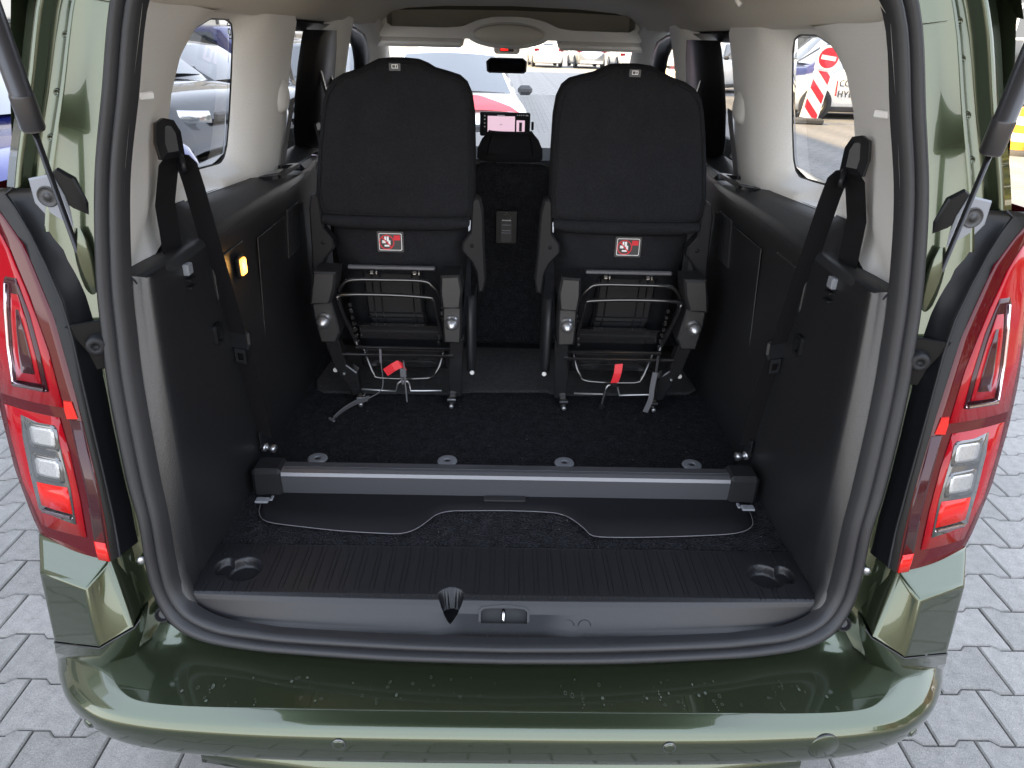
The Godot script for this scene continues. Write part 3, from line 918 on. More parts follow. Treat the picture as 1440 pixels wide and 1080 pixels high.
func van_boot(van: Node3D) -> void:
	# carpeted floor
	begin(-1)
	rbox(Vector3(0, FLOOR - .02, -1.80), Vector3(1.26, .04, 1.19), .003)
	var carpet := put("floor_carpet", M.carpet, van)
	for x in [-.482, -.151, .149, .478]:
		begin()
		var T := face(Vector3(x, FLOOR, -1.552), Vector3.UP)
		lathe([[.0255, 0.0], [.0245, .0025], [.020, .0042], [.0135, .0030], [.0115, .0036], [.0085, .0028], [.0075, .0005], [0, .0005]], T, 24)
		put("tie_down_ring", M.grey_plastic, carpet)
		begin()
		lathe([[.0072, .0008], [0, .0012]], T, 14)
		put("ring_hole", M.car_black, carpet)
	begin()
	for k in 70:
		var p := Vector3(rng.randf_range(-.57, .57), FLOOR + .0012, -rng.randf_range(1.22, 1.88))
		if p.z < -1.37 and p.z > -1.45: continue
		var u := Vector3(rng.randfn(), 0, rng.randfn()).normalized() * rng.randf_range(.001, .004)
		tube([p - u, p + Vector3(0, .0008, 0), p + u.rotated(Vector3.UP, .8)], .00045, 4)
	var lint := put("lint", M.strap, carpet)
	lint.set_meta("kind", "stuff")
	# loose carpet mat under the seats
	begin(-1)
	var mp := PackedVector2Array([Vector2(-.575, 0), Vector2(-.55, -.022), Vector2(-.15, -.016), Vector2(-.11, .0), Vector2(.12, .01), Vector2(.16, -.012), Vector2(.56, .012), Vector2(.592, .045), Vector2(.57, .34), Vector2(-.57, .34), Vector2(-.59, .05)])
	prism(mp, Transform3D(Basis(Vector3.RIGHT, Vector3(0, 0, -1), Vector3.UP), Vector3(0, FLOOR + .0005, -1.942)), .007, .003)
	put("floor_mat", M.mat_cloth, van)
	# sill cover, as a fine sheet with moulded cups, notch and striker opening
	begin()
	var rows := []
	var xs := []
	for i in 203: xs.append(-.606 + 1.212 * i / 202.0)
	for i in 61: xs.append(-.142 + .072 * i / 60.0)
	for e in [-1.0, 1.0]:
		for i in 81: xs.append(e * .54 - .062 + .124 * i / 80.0)
	for i in 31: xs.append(-.060 + .112 * i / 30.0)
	xs.sort()
	var ss := []
	for i in 54: ss.append(i * .00262)
	for i in 50: ss.append(.1415 + i * .00145)
	for q in [.215, .220, .225, .230, .236, .243, .252, .262]: ss.append(q)
	var gone := []
	for s in ss:
		var row := []; var cut := []
		for x in xs:
			var q := sill_height(x, s)
			var y := q.y
			var d := q.x
			for e in [-1.0, 1.0]:
				# moulded cup: round well plus a wider bean beside it
				var c := Vector2((x - e * .566) / .020, (d - 1.128) / .027).length()
				var b := Vector2((x - e * .526) / .036, (d - 1.122) / .036).length()
				var dep: float = .016 * (1.0 - smoothstep(.80, 1.0, c))
				dep = max(dep, .022 * (1.0 - smoothstep(.82, 1.0, b)))
				if s < .145: y -= dep
			# scooped notch for the catch: round at the back, tapering to the front
			var hw := 0.0
			if s > .132 and s <= .154: hw = .026 * sqrt(max(0.0, 1.0 - pow((.154 - s) / .022, 2.0)))
			elif s > .154 and s < .206: hw = .026 * pow(1.0 - (s - .154) / .052, .75)
			var bl: float = smoothstep(0.0, 1.0, clamp((hw - abs(x + .106)) / .0045, 0, 1))
			y = lerpf(y, min(y, .580 - .004 * clamp((s - .15) / .05, 0, 1)), bl)
			# raised plinth round the striker
			var pl: float = 1.0 - smoothstep(.07, .16, abs(x + .005))
			if s > .17: y += .010 * pl * clamp((s - .185) / .03, 0, 1) * clamp((.26 - s) / .02, 0, 1)
			row.append(Vector3(x, y, -d))
			cut.append(abs(x + .004) < .0455 and s > .1735 and s < .2065 - .0)
		rows.append(row); gone.append(cut)
	for i in rows.size() - 1:
		for j in xs.size() - 1:
			if gone[i][j] and gone[i + 1][j] and gone[i][j + 1] and gone[i + 1][j + 1]: continue
			quad(rows[i][j], rows[i][j + 1], rows[i + 1][j + 1], rows[i + 1][j])
	var sill := put("sill_cover", M.sill, van)
	# ribs moulded into the cover: pairs of fine lines
	begin()
	for k in 41:
		var x := -.585 + k * .0293
		for e in [-.0045, .0045]:
			var cut: bool = abs(abs(x) - .545) < .052
			var spans := [[.004, .156]]
			if cut: spans = [[.004, .040], [.118, .156]]
			if abs(x + .106) < .03: spans = [[.004, .118]]
			for sp in spans:
				var path := []
				for i in 9:
					var w := sill_height(x, lerpf(sp[0], sp[1], i / 8.0))
					path.append(Vector3(x + e, w.y + .0002, -w.x))
				tube(path, .0009, 5)
	put("moulded_rib", M.trim_smooth, sill)
	# striker in its opening: a dark well with a rim
	var sT := face(Vector3(-.004, .6055, -1.0205), Vector3(0, .66, .75))
	var hole := PackedVector2Array([Vector2(-.044, -.014), Vector2(-.040, -.019), Vector2(.040, -.019), Vector2(.044, -.014), Vector2(.044, .012), Vector2(.038, .017), Vector2(.0, .021), Vector2(-.038, .017), Vector2(-.044, .012)])
	var lip := PackedVector2Array()
	for q in hole: lip.append(q * Vector2(1.10, 1.20))
	begin(-1)
	for i in hole.size():
		var k := (i + 1) % hole.size()
		quad(sT * Vector3(hole[i].x, hole[i].y, .001), sT * Vector3(hole[k].x, hole[k].y, .001), sT * Vector3(hole[k].x, hole[k].y, -.035), sT * Vector3(hole[i].x, hole[i].y, -.035))
		tri(sT * Vector3(0, 0, -.035), sT * Vector3(hole[i].x, hole[i].y, -.035), sT * Vector3(hole[k].x, hole[k].y, -.035))
	put("striker_well", M.trim_smooth, sill)
	begin(-1)
	frame_ring(lip, hole, sT, .0016)
	put("opening_rim", M.sill, sill)
	begin()
	tube(curve([sT * Vector3(-.001, .016, -.02), sT * Vector3(-.001, .013, -.004), sT * Vector3(-.001, .004, .0), sT * Vector3(-.001, -.008, -.004), sT * Vector3(-.001, -.012, -.02)], 3), .0032, 8)
	put("striker", M.steel, sill)
	begin()
	for e in [-1.0, 1.0]:
		tube([Vector3(-.004 + e * .030, .594, -.990), Vector3(-.004 + e * .032, .5925, -.968)], .0007, 5)
	put("plinth_seam", M.car_black, sill)
	begin()
	for c in [.118, .150]:
		var arc := []
		for k in 9: arc.append(Vector3(c + .012 * cos(PI * k / 8), .5965 + .007 * sin(PI * k / 8), -1.0135 - .008 * sin(PI * k / 8)))
		tube(arc, .0006, 4)
	put("hidden_clip_mark", M.trim_smooth, sill)
	for s in [-1.0, 1.0]:
		mx = s
		side_trim(van)
	mx = 1.0
	# load-space lamp on the left wall
	mx = -1.0
	var lp := V(.602, 1.126, 1.545)
	begin(-1)
	var lT := Transform3D(Basis(Vector3(0, 0, -1), Vector3.UP, Vector3(1, 0, 0)), lp)
	prism(rr(.040, .050, .008), Transform3D(lT.basis, lT.origin - Vector3(.004, 0, 0)), .007, .002)
	var lamp := put("load_lamp", M.trim_smooth, van)
	begin(-1)
	prism(rr(.030, .038, .006), Transform3D(lT.basis, lT.origin + Vector3(.002, 0, 0)), .006, .002)
	var glow := mat(lin(.8, .6, .3), .4)
	glow.emission_enabled = true; glow.emission = Color(1.0, .66, .22); glow.emission_energy_multiplier = .8
	put("lamp_lens", glow, lamp)
	var bulb := OmniLight3D.new(); bulb.name = "lamp_light"
	bulb.light_color = Color(1.0, .74, .40); bulb.light_energy = .0015; bulb.light_size = .015; bulb.omni_range = 3.0; bulb.omni_attenuation = 2.0; bulb.shadow_enabled = true
	add_child(bulb); bulb.position = lp + Vector3(.022, 0, 0)
	mx = 1.0

func trim_x(y: float) -> float:
	return .69 - .2 * (y - 1.25)

func side_trim(van: Node3D) -> void:
	# dark lower lining
	begin()
	var rows := []
	for y in [.56, .60, .618, .66, .71, .78, .86, .95, 1.04, 1.12, 1.17, 1.20, 1.212, 1.217]:
		var q := lerp_curve(seal_in.slice(5, 16), max(y, .612))
		var wall: float = .606 + .012 * smoothstep(.7, 1.2, y)
		var near: float = (1.10 + .116 * (y - .62)) if y < 1.0 else lerpf(1.144, 1.175, (y - 1.0) / .22)
		var tipin: float = .006 if y > 1.21 else 0.0
		rows.append([V(q.x + .004, y, q.z + .006), V(q.x - .004, y, q.z + .014), V(lerpf(q.x, wall, .5), y, lerpf(q.z + .012, near, .45)), V(lerpf(q.x, wall, .84), y, near - .004), V(wall + .0025, y, near + .002), V(wall, y, near + .012), V(wall + tipin, y, near + .05), V(wall + tipin, y, 1.38), V(wall + tipin, y, 1.44), V(wall + tipin, y, 1.7), V(wall + tipin, y, 2.0), V(wall + tipin + .01, y, 2.20), V(wall + .03, y, 2.45)])
	grid(rows)
	var trim := put("side_lining", M.trim, van)
	# ledge from the opening to the belt slot, then the shelf
	begin()
	var shelf := []
	for q in [[1.170, .648, 1.211, .660, 1.211], [1.26, .62, 1.217, .700, 1.207], [1.38, .621, 1.217, .702, 1.20], [1.43, .622, 1.2175, .702, 1.22], [1.445, .622, 1.225, .690, 1.279], [1.55, .622, 1.2265, .690, 1.275], [1.72, .622, 1.226, .692, 1.263], [1.93, .622, 1.223, .695, 1.251], [2.15, .624, 1.215, .70, 1.218], [2.32, .64, 1.20, .71, 1.205]]:
		var a := V(q[1] - .004, 1.205, q[0]); var b := V(q[1], q[2], q[0]); var b2 := V(q[1] + .006, q[2] + .004, q[0]); var e := V(q[3], q[4], q[0]); var f := V(q[3] + .03, q[4] - .01, q[0])
		shelf.append([a, b, b2, b2.lerp(e, .5), e, f])
	grid(shelf)
	put("shelf", M.vinyl, trim)
	# tray round the second-row belt
	begin(-1)
	var bT := Transform3D(Basis(Vector3(mx, -.12, 0).normalized(), Vector3(0, 0, -1), Vector3(mx * .12, 1, 0).normalized()), V(.672, 1.232, 2.10))
	frame_ring(rr(.085, .22, .02), rr(.060, .18, .014), bT, .010)
	put("belt_tray", M.trim_smooth, trim)
	# raised plate and pocket lines on the lining
	begin(-1)
	var wT := Transform3D(Basis(Vector3(0, 0, -1), Vector3.UP, Vector3(-mx, 0, 0)), V(.6175, 1.125, 1.52))
	prism(rr(.19, .085, .01), wT, .0035, .0015)
	put("access_cover", M.trim, trim)
	begin(-1)
	var pT := Transform3D(wT.basis, V(.612, .95, 1.86))
	prism(PackedVector2Array([Vector2(-.16, .20), Vector2(.26, .20), Vector2(.26, -.10), Vector2(.02, -.16), Vector2(-.20, -.04)]), pT, .0015, .0008)
	put("lining_panel", M.trim, trim)
	for k in 9:
		begin(-1)
		rbox(V(.607, 1.10, 1.93 + k * .014), Vector3(.006, .13, .005), .001, Basis(Vector3.RIGHT, -.25))
		put("vent_rib", M.trim_smooth, trim)
	# hook recess
	begin(-1)
	var hT := Transform3D(wT.basis, V(.614, 1.028, 1.385))
	frame_ring(rr(.034, .046, .009), rr(.020, .030, .006), hT, .008)
	put("bag_hook", M.trim_smooth, trim)
	# small button and slots near the belt slot
	begin(-1)
	rbox(V(.613, 1.192, 1.305), Vector3(.012, .022, .022), .002)
	put("release_button", M.grey_plastic, trim)
	for y in [1.176, 1.160]:
		begin(-1)
		rbox(V(.613, y - .004, 1.308), Vector3(.012, .005, .026), .001)
		put("button_slot", M.trim_smooth, trim)
	# pale pillar lining round the quarter window
	var wc := Vector2(1.75, 1.455)
	var win := PackedVector2Array([Vector2(1.775, 1.624), Vector2(1.875, 1.624), Vector2(1.908, 1.615), Vector2(1.922, 1.59), Vector2(1.926, 1.50), Vector2(1.926, 1.40), Vector2(1.918, 1.33), Vector2(1.90, 1.302), Vector2(1.87, 1.292), Vector2(1.76, 1.298), Vector2(1.65, 1.306), Vector2(1.585, 1.318), Vector2(1.553, 1.36), Vector2(1.55, 1.42), Vector2(1.565, 1.48), Vector2(1.605, 1.545), Vector2(1.65, 1.583), Vector2(1.695, 1.606)])
	var bnd := [Vector3(1.23, 1.652, .568), Vector3(1.208, 1.50, .608), Vector3(1.19, 1.372, .639), Vector3(1.170, 1.222, .656), Vector3(1.26, 1.207, .699), Vector3(1.389, 1.200, .700), Vector3(1.432, 1.222, .694), Vector3(1.453, 1.277, .684), Vector3(1.55, 1.273, .686), Vector3(1.713, 1.262, .688), Vector3(1.92, 1.249, .690), Vector3(2.10, 1.23, .694), Vector3(2.262, 1.21, .698), Vector3(2.245, 1.34, .672), Vector3(2.230, 1.46, .648), Vector3(2.236, 1.56, .626), Vector3(2.252, 1.645, .606), Vector3(2.136, 1.652, .606), Vector3(1.90, 1.656, .604), Vector3(1.752, 1.648, .606), Vector3(1.628, 1.634, .610), Vector3(1.454, 1.64, .604), Vector3(1.31, 1.648, .590)]
	var b2 := PackedVector2Array()
	for q in bnd: b2.append(Vector2(q.x, q.y))
	var n := 96
	var rings := [[], [], [], [], [], []]
	for k in n:
		var a := TAU * k / n
		var dir := Vector2(cos(a), sin(a))
		var w := hit(win, wc, dir)
		var o := hit(b2, wc, dir)
		var ox := 0.65; var best := 9.0
		for i in bnd.size():
			var p: Vector3 = bnd[i]; var q: Vector3 = bnd[(i + 1) % bnd.size()]
			var cl := Geometry2D.get_closest_point_to_segment(wc + dir * o, Vector2(p.x, p.y), Vector2(q.x, q.y))
			var dd := cl.distance_to(wc + dir * o)
			if dd < best:
				best = dd
				var seg := Vector2(p.x, p.y).distance_to(Vector2(q.x, q.y))
				ox = lerpf(p.z, q.z, Vector2(p.x, p.y).distance_to(cl) / max(seg, .0001))
		var gx := func(y: float) -> float: return .738 - .2 * (y - 1.3)
		var wide: float = .03 + .055 * clamp(dir.x * 1.4 - .2, 0, 1) + .03 * clamp(-dir.y - .5, 0, 1)
		var r1 := w + .004
		var r2: float = min(w + wide * .45, lerpf(w, o, .45))
		var r3: float = min(w + wide, lerpf(w, o, .78))
		var pts := [w - .002, r1, r2, r3]
		for j in 4:
			var P: Vector2 = wc + dir * float(pts[j])
			var deep: float = [0.0, -.010, -.038, -.054][j]
			var back: float = clamp(-dir.x * 2.2, 0, 1)
			deep = lerpf(deep, [0.0, -.003, -.008, -.014][j], back)
			if dir.y > .5: deep = lerpf(deep, [0.0, -.004, -.012, -.024][j], clamp((dir.y - .5) * 4, 0, 1))
			var x: float = gx.call(P.y) + deep
			if j == 3 and back < .1: x = min(x, trim_x(P.y))
			rings[j].append(V(x, P.y, P.x))
		var P4 := wc + dir * lerpf(r3, o, .55)
		rings[4].append(V(lerpf(rings[3][k].x * mx, ox, .50), P4.y, P4.x))
		var P5 := wc + dir * o
		rings[5].append(V(ox, P5.y, P5.x))
	begin()
	grid(rings, true)
	var pil := put("pillar_lining", M.pillar, van)
	# quarter glass with black edge
	begin(-1)
	var go := PackedVector2Array(); var gi := PackedVector2Array()
	for k in 72:
		var dir := Vector2(cos(TAU * k / 72), sin(TAU * k / 72))
		var w := hit(win, wc, dir)
		go.append(wc + dir * (w + .03)); gi.append(wc + dir * (w - .006))
	var gT := func(p: Vector2, off: float) -> Vector3: return V(.738 - .2 * (p.y - 1.3) + off, p.y, p.x)
	for k in 72:
		var j := (k + 1) % 72
		quad(gT.call(go[k], .003), gT.call(go[j], .003), gT.call(gi[j], .003), gT.call(gi[k], .003))
	var edge := put("glass_edge", M.dark_frame, van)
	begin(-1)
	for k in 72:
		tri(gT.call(wc, .006), gT.call(go[k], .006), gT.call(go[(k + 1) % 72], .006))
	put("quarter_glass", M.tint, edge)
	if mx < 0:
		var tm := TextMesh.new(); tm.text = "NOI"; tm.pixel_size = .0016; tm.depth = .0008; tm.font_size = 16
		var t := put("glass_sticker", M.grey_plastic, edge, tm)
		t.transform = Transform3D(Basis(Vector3(0, -.98, 0), Vector3(0, 0, -1), Vector3(1, 0, 0)), V(.672, 1.600, 1.872))
	# notch clip on the pillar
	begin(-1)
	rbox(V(.622, 1.497, 1.285), Vector3(.010, .012, .030), .002, Basis(Vector3.UP, mx * .35))
	put("trim_clip", M.white, pil)
	# belt outlet and second-row belt on the pillar
	begin()
	lathe([[.050, -.02], [.046, -.004], [.040, .004], [.028, .010], [.0, .012]], Transform3D(face(Vector3.ZERO, Vector3(-mx, .1, .25)).basis.scaled_local(Vector3(.95, 1.15, 1.0)), V(.652, 1.445, 2.165)), 22)
	put("belt_outlet", M.pillar, pil)
	begin(-1)
	band([V(.636, 1.425, 2.215), V(.652, 1.38, 2.235), V(.672, 1.30, 2.225), V(.684, 1.235, 2.21)], Vector3(0, .05, -1), .045, .002)
	put("second_row_belt", M.strap, pil)
	# third-row belt
	var g := V(.640, 1.405, 1.372)
	begin(-1)
	prism(PackedVector2Array([Vector2(-.020, -.034), Vector2(.022, -.038), Vector2(.027, -.008), Vector2(.023, .026), Vector2(.010, .034), Vector2(-.007, .030), Vector2(-.017, .010)]), Transform3D(Basis(Vector3(mx * .8, 0, .6).normalized(), Vector3(0, 1, -.15).normalized(), Vector3(-mx * .6, .1, .8).normalized()), g + Vector3(mx * .004, .012, -.02)), .036, .012)
	var guide := put("belt_guide", M.trim_smooth, van)
	begin()
	var loop := []
	for k in 14:
		var a := TAU * k / 14
		loop.append(g + Vector3(-mx * (.020 + .010 * cos(a)), -.028 + .014 * sin(a) , .0) + Vector3(-mx * .1, -.15, .6) * .036 * cos(a))
	tube(loop, .0052, 8, true)
	put("guide_loop", M.trim_smooth, guide)
	begin(-1)
	band([V(.662, 1.195, 1.362), V(.661, 1.30, 1.366), V(.644, 1.372, 1.374), V(.632, 1.386, 1.376)], Vector3(mx * .45, 0, 1), .046, .0016)
	var web := put("seat_belt", M.belt, van)
	begin(-1)
	band([V(.628, 1.390, 1.382), V(.616, 1.376, 1.384), V(.612, 1.33, 1.392), V(.598, .99, 1.452), V(.590, .80, 1.486), V(.592, .715, 1.50)], Vector3(mx * .92, .05, -.22), .046, .0016)
	put("lap_webbing", M.belt, web)
	# tongue
	begin(-1)
	var tT := Transform3D(Basis(Vector3(mx * .97, .05, -.22).normalized(), Vector3(mx * .03, 1, -.17).normalized(), Vector3(mx * .22, .16, .96).normalized()), V(.596, .985, 1.453))
	prism(PackedVector2Array([Vector2(-.029, -.004), Vector2(-.022, -.018), Vector2(.022, -.018), Vector2(.030, .0), Vector2(.030, .022), Vector2(.022, .028), Vector2(-.022, .028), Vector2(-.029, .022)]), Transform3D(tT.basis, tT.origin - tT.basis.z * .004), .012, .004)
	var tongue := put("belt_tongue", M.trim_smooth, web)
	begin(-1)
	frame_ring(PackedVector2Array([Vector2(-.013, -.050), Vector2(.011, -.050), Vector2(.013, -.016), Vector2(-.013, -.016)]), PackedVector2Array([Vector2(-.008, -.044), Vector2(.006, -.044), Vector2(.008, -.028), Vector2(-.008, -.028)]), tT, .003)
	put("tongue_plate", M.cap, web)
	begin()
	var bo := V(.600, .680, 1.507)
	lathe([[.006, -.01], [.006, .0], [.0115, .002], [.0115, .010], [.008, .013], [.006, .013], [.006, .022], [.0105, .023], [.0105, .034], [.0, .036]], face(bo, Vector3(-mx, .0, .25)), 14)
	put("belt_anchor_bolt", M.zinc, web)
	begin(-1)
	rbox(V(.594, .706, 1.502), Vector3(.004, .05, .03), .0015, Basis(Vector3.UP, mx * .25))
	put("anchor_tab", M.trim_smooth, web)

func hit(poly: PackedVector2Array, c: Vector2, dir: Vector2) -> float:
	var best := 0.0
	for i in poly.size():
		var r = Geometry2D.segment_intersects_segment(c, c + dir * 3.0, poly[i], poly[(i + 1) % poly.size()])
		if r != null: best = max(best, c.distance_to(r))
	return best

# ---------------------------------------------------------------- van: cabin
func van_cabin(van: Node3D) -> void:
	# headliner
	begin()
	var rows := []
	for q in [[1.235, 0.0], [1.30, .01], [1.5, .015], [1.9, .02], [2.3, .02], [2.8, .015], [3.3, .005], [3.62, -.005]]:
		var row := []
		for p in [[-.70, 1.640], [-.635, 1.632], [-.598, 1.640], [-.575, 1.665], [-.54, 1.694], [-.47, 1.712], [-.3, 1.724], [0, 1.730], [.3, 1.724], [.47, 1.712], [.54, 1.694], [.575, 1.665], [.598, 1.640], [.635, 1.632], [.70, 1.640]]:
			var sq: float = 1.0 - .05 * clamp((1.5 - q[0]) / .3, 0, 1)
			row.append(Vector3(p[0] * sq, p[1] + q[1] * clamp((.6 - abs(p[0])) / .1, 0, 1), -q[0]))
		rows.append(row)
	grid(rows)
	var head := put("headliner", M.headliner, van)
	for s in [-1.0, 1.0]:
		begin()
		tube([Vector3(s * .46, 1.735, -1.70), Vector3(s * .46, 1.700, -1.70), Vector3(s * .462, 1.680, -1.69), Vector3(s * .466, 1.672, -1.675)], .005, 8)
		put("coat_hook", M.steel if s < 0 else M.pillar, head)
	# overhead shelf above the windscreen
	begin(-1)
	var cT := Transform3D(Basis(), Vector3(0, 0, -3.70))
	var rec := PackedVector2Array([Vector2(-.575, 1.72), Vector2(-.572, 1.645), Vector2(-.55, 1.632), Vector2(-.30, 1.632), Vector2(-.22, 1.640), Vector2(-.16, 1.666), Vector2(-.08, 1.682), Vector2(.0, 1.684), Vector2(.08, 1.682), Vector2(.16, 1.666), Vector2(.22, 1.640), Vector2(.30, 1.632), Vector2(.55, 1.632), Vector2(.572, 1.645), Vector2(.575, 1.72), Vector2(.3, 1.738), Vector2(0, 1.742), Vector2(-.3, 1.738)])
	var out := PackedVector2Array()
	for p in rec: out.append(Vector2(p.x * 1.10, (1.800 if p.y > 1.70 else 1.588)))
	for k in range(1, 14): out[k].x = rec[k].x * 1.06
	frame_ring(out, rec, cT, .03)
	var shelf := put("overhead_shelf", M.pillar, van)
	begin(-1)
	rbox(Vector3(0, 1.690, -4.00), Vector3(1.30, .16, .02), .004)
	rbox(Vector3(0, 1.625, -3.845), Vector3(1.26, .012, .30), .004)
	rbox(Vector3(0, 1.752, -3.845), Vector3(1.26, .012, .30), .004)
	for e in [-1.0, 1.0]: rbox(Vector3(e * .60, 1.69, -3.845), Vector3(.012, .13, .30), .004)
	put("shelf_recess", M.headliner, shelf)
	begin()
	lathe([[.200, -.01], [.196, .012], [.18, .030], [.12, .040], [0, .042]], Transform3D(Basis(Vector3(1, 0, 0), Vector3(0, .30, .05), Vector3(0, -.3, .95)), Vector3(-.012, 1.612, -3.70)), 36)
	put("dome_lamp_cover", M.pillar, shelf)
	begin()
	lathe([[.165, .0], [.163, .008], [.150, .014], [.0, .016]], Transform3D(Basis(Vector3(1, 0, 0), Vector3(0, .26, .05), Vector3(0, -.3, .95)), Vector3(-.012, 1.610, -3.655)), 32)
	put("dome_lamp_lens", M.headliner, shelf)
	# sensor pod with red display, mirror under it
	begin(-1)
	prism(rr(.125, .040, .018), Transform3D(Basis(), Vector3(-.018, 1.545, -3.86)), .05, .006)
	var pod := put("sensor_pod", M.pillar, shelf)
	begin(-1)
	prism(rr(.066, .020, .003), Transform3D(Basis(), Vector3(-.018, 1.546, -3.811)), .0025, 0)
	put("display", M.car_black, pod)
	begin(-1)
	var red := mat(lin(.6, .03, .02), .4); red.emission_enabled = true; red.emission = Color(1, .08, .05); red.emission_energy_multiplier = 1.6
	for k in [[-.026, .006], [-.018, .006], [-.010, .006], [.002, .006]]:
		rbox(Vector3(-.018 + k[0], 1.546, -3.808), Vector3(k[1], .010, .001), .0004)
	put("display_digits", red, pod)
	begin(-1)
	prism(PackedVector2Array([Vector2(-.098, -.028), Vector2(-.085, -.036), Vector2(.085, -.036), Vector2(.098, -.026), Vector2(.100, .018), Vector2(.080, .034), Vector2(-.080, .034), Vector2(-.102, .016)]), Transform3D(Basis(Vector3.RIGHT, .12), Vector3(-.017, 1.476, -3.86)), .028, .008)
	var mir := put("rear_view_mirror", M.trim_smooth, van)
	begin(-1)
	prism(PackedVector2Array([Vector2(-.088, -.024), Vector2(-.078, -.030), Vector2(.078, -.030), Vector2(.088, -.022), Vector2(.090, .015), Vector2(.074, .028), Vector2(-.074, .028), Vector2(-.092, .013)]), Transform3D(Basis(Vector3.RIGHT, .12), Vector3(-.017, 1.476, -3.8315)), .0012, 0)
	put("mirror_glass", M.mirror, mir)
	# sun visors
	for s in [-1.0, 1.0]:
		begin(-1)
		rbox(Vector3(s * .435, 1.578, -3.80), Vector3(.42, .040, .16), .014, Basis(Vector3.RIGHT, .16))
		var vis := put("sun_visor", M.pillar, shelf)
		if s > 0:
			begin(-1)
			rbox(Vector3(.42, 1.566, -3.716), Vector3(.115, .010, .004), .001)
			put("visor_label", M.white_print, vis)
	# windscreen, dashboard, front pillars
	begin(-1)
	var wr := []
	for k in 7:
		var t := k / 6.0
		var row := []
		for j in 9:
			var x := -.70 + 1.40 * j / 8.0
			row.append(Vector3(x * lerpf(.97, 1.08, t), lerpf(1.60, 1.02, t), -(lerpf(3.93, 4.85, t) - .12 * x * x)))
		wr.append(row)
	st.set_smooth_group(0)
	grid(wr)
	put("windscreen", M.screen_glass, van)
	begin(-1)
	rbox(Vector3(0, .90, -4.45), Vector3(1.48, .30, .75), .06)
	rbox(Vector3(0, .80, -4.15), Vector3(1.40, .30, .25), .05)
	var dash := put("dashboard", M.vinyl, van)
	begin(-1)
	rbox(Vector3(-.02, 1.181, -4.02), Vector3(.268, .122, .018), .006)
	rbox(Vector3(-.02, 1.10, -4.05), Vector3(.12, .14, .03), .01)
	var scr := put("centre_screen", M.trim_smooth, dash)
	begin(-1)
	rbox(Vector3(-.040, 1.178, -4.010), Vector3(.145, .088, .001), .0003)
	rbox(Vector3(.063, 1.167, -4.010), Vector3(.044, .072, .001), .0003)
	var scm := mat(lin(.50, .40, .44), .3); scm.emission_enabled = true; scm.emission = Color(.74, .62, .68); scm.emission_energy_multiplier = .35
	put("screen_picture", scm, scr)
	begin(-1)
	rbox(Vector3(.063, 1.170, -4.0088), Vector3(.015, .045, .0012), .0004)
	put("screen_car_icon", M.car_black, scr)
	begin(-1)
	for y in [1.222, 1.204, 1.186, 1.168]: rbox(Vector3(-.128, y, -4.0095), Vector3(.007, .006, .001), .0003)
	for x in [.045, .056, .067, .078, .096]: rbox(Vector3(x, 1.228, -4.0095), Vector3(.006 if x < .09 else .014, .005, .001), .0003)
	rbox(Vector3(-.042, 1.226, -4.0088), Vector3(.04, .004, .001), .0003)
	rbox(Vector3(-.042, 1.180, -4.0088), Vector3(.010, .004, .001), .0003)
	put("screen_symbols", M.white_print, scr)
	begin(-1)
	rbox(Vector3(.130, 1.168, -4.10), Vector3(.014, .045, .02), .004)
	put("dash_knob", M.trim_smooth, dash)
	for s in [-1.0, 1.0]:
		mx = s
		doors(van)
	mx = 1.0
	# second-row bench: three backrests and the centre headrest
	for x in [-.385, 0.0, .385]:
		begin()
		var w := .250 if x == 0 else .40
		var rws := []
		for q in [[.665, .0], [.70, -.004], [.95, -.002], [1.19, .006], [1.222, .016], [1.236, .040], [1.236, .09], [1.20, .12]]:
			var row := []
			for k in 9:
				var u := -1.0 + k / 4.0
				row.append(Vector3(x + u * w * .5, q[0] - .010 * pow(abs(u), 6), -(2.31 + q[1] + .012 * pow(abs(u), 8))))
			rws.append(row)
		grid(rws)
		var back := put("second_row_backrest", M.carpet, van)
		if x == 0:
			begin(-1)
			prism(rr(.074, .112, .010), Transform3D(Basis(), Vector3(-.009, 1.043, -2.3085)), .007, .004)
			var sp := put("tether_plate", M.trim_smooth, back)
			begin(-1)
			prism(rr(.034, .064, .003), Transform3D(Basis(), Vector3(-.009, 1.028, -2.3020)), .0024, 0)
			put("tether_slot", M.car_black, back)
			for y in [1.052, 1.034, 1.026]:
				begin(-1)
				rbox(Vector3(-.009, y, -2.2985), Vector3(.030, .0035, .003), .001)
				put("tether_bar", M.grey_plastic, back)
			begin(-1)
			prism(PackedVector2Array([Vector2(-.013, -.009), Vector2(-.006, -.009), Vector2(-.006, .004), Vector2(.0, .012), Vector2(.008, .004), Vector2(.014, -.004), Vector2(.011, -.009), Vector2(.003, -.006), Vector2(.0, .002), Vector2(-.009, .006)]), Transform3D(Basis(), Vector3(-.009, 1.079, -2.3014)), .0012, 0)
			for k in 7: rbox(Vector3(-.022 + k * .0043, 1.066, -2.301), Vector3(.0032, .0035, .001), .0003)
			put("child_seat_mark", M.white_print, back)
	begin()
	var hr := []
	for q in [[1.238, .92, .000], [1.246, 1.0, .004], [1.275, .99, .004], [1.305, .86, .002], [1.322, .70, -.012], [1.326, .66, -.05], [1.31, .7, -.08], [1.25, .9, -.09]]:
		var row := []
		for k in 13:
			var u := -1.0 + k / 6.0
			row.append(Vector3(-.002 + u * .106 * q[1], q[0], -(2.37 - q[2] + .03 * pow(abs(u), 4))))
		hr.append(row)
	grid(hr)
	var hd := put("headrest", M.fabric, van)
	begin()
	for s in [-1.0, 1.0]:
		tube([Vector3(-.002 + s * .06, 1.320, -2.363), Vector3(-.002 + s * .073, 1.262, -2.362)], .0012, 5)
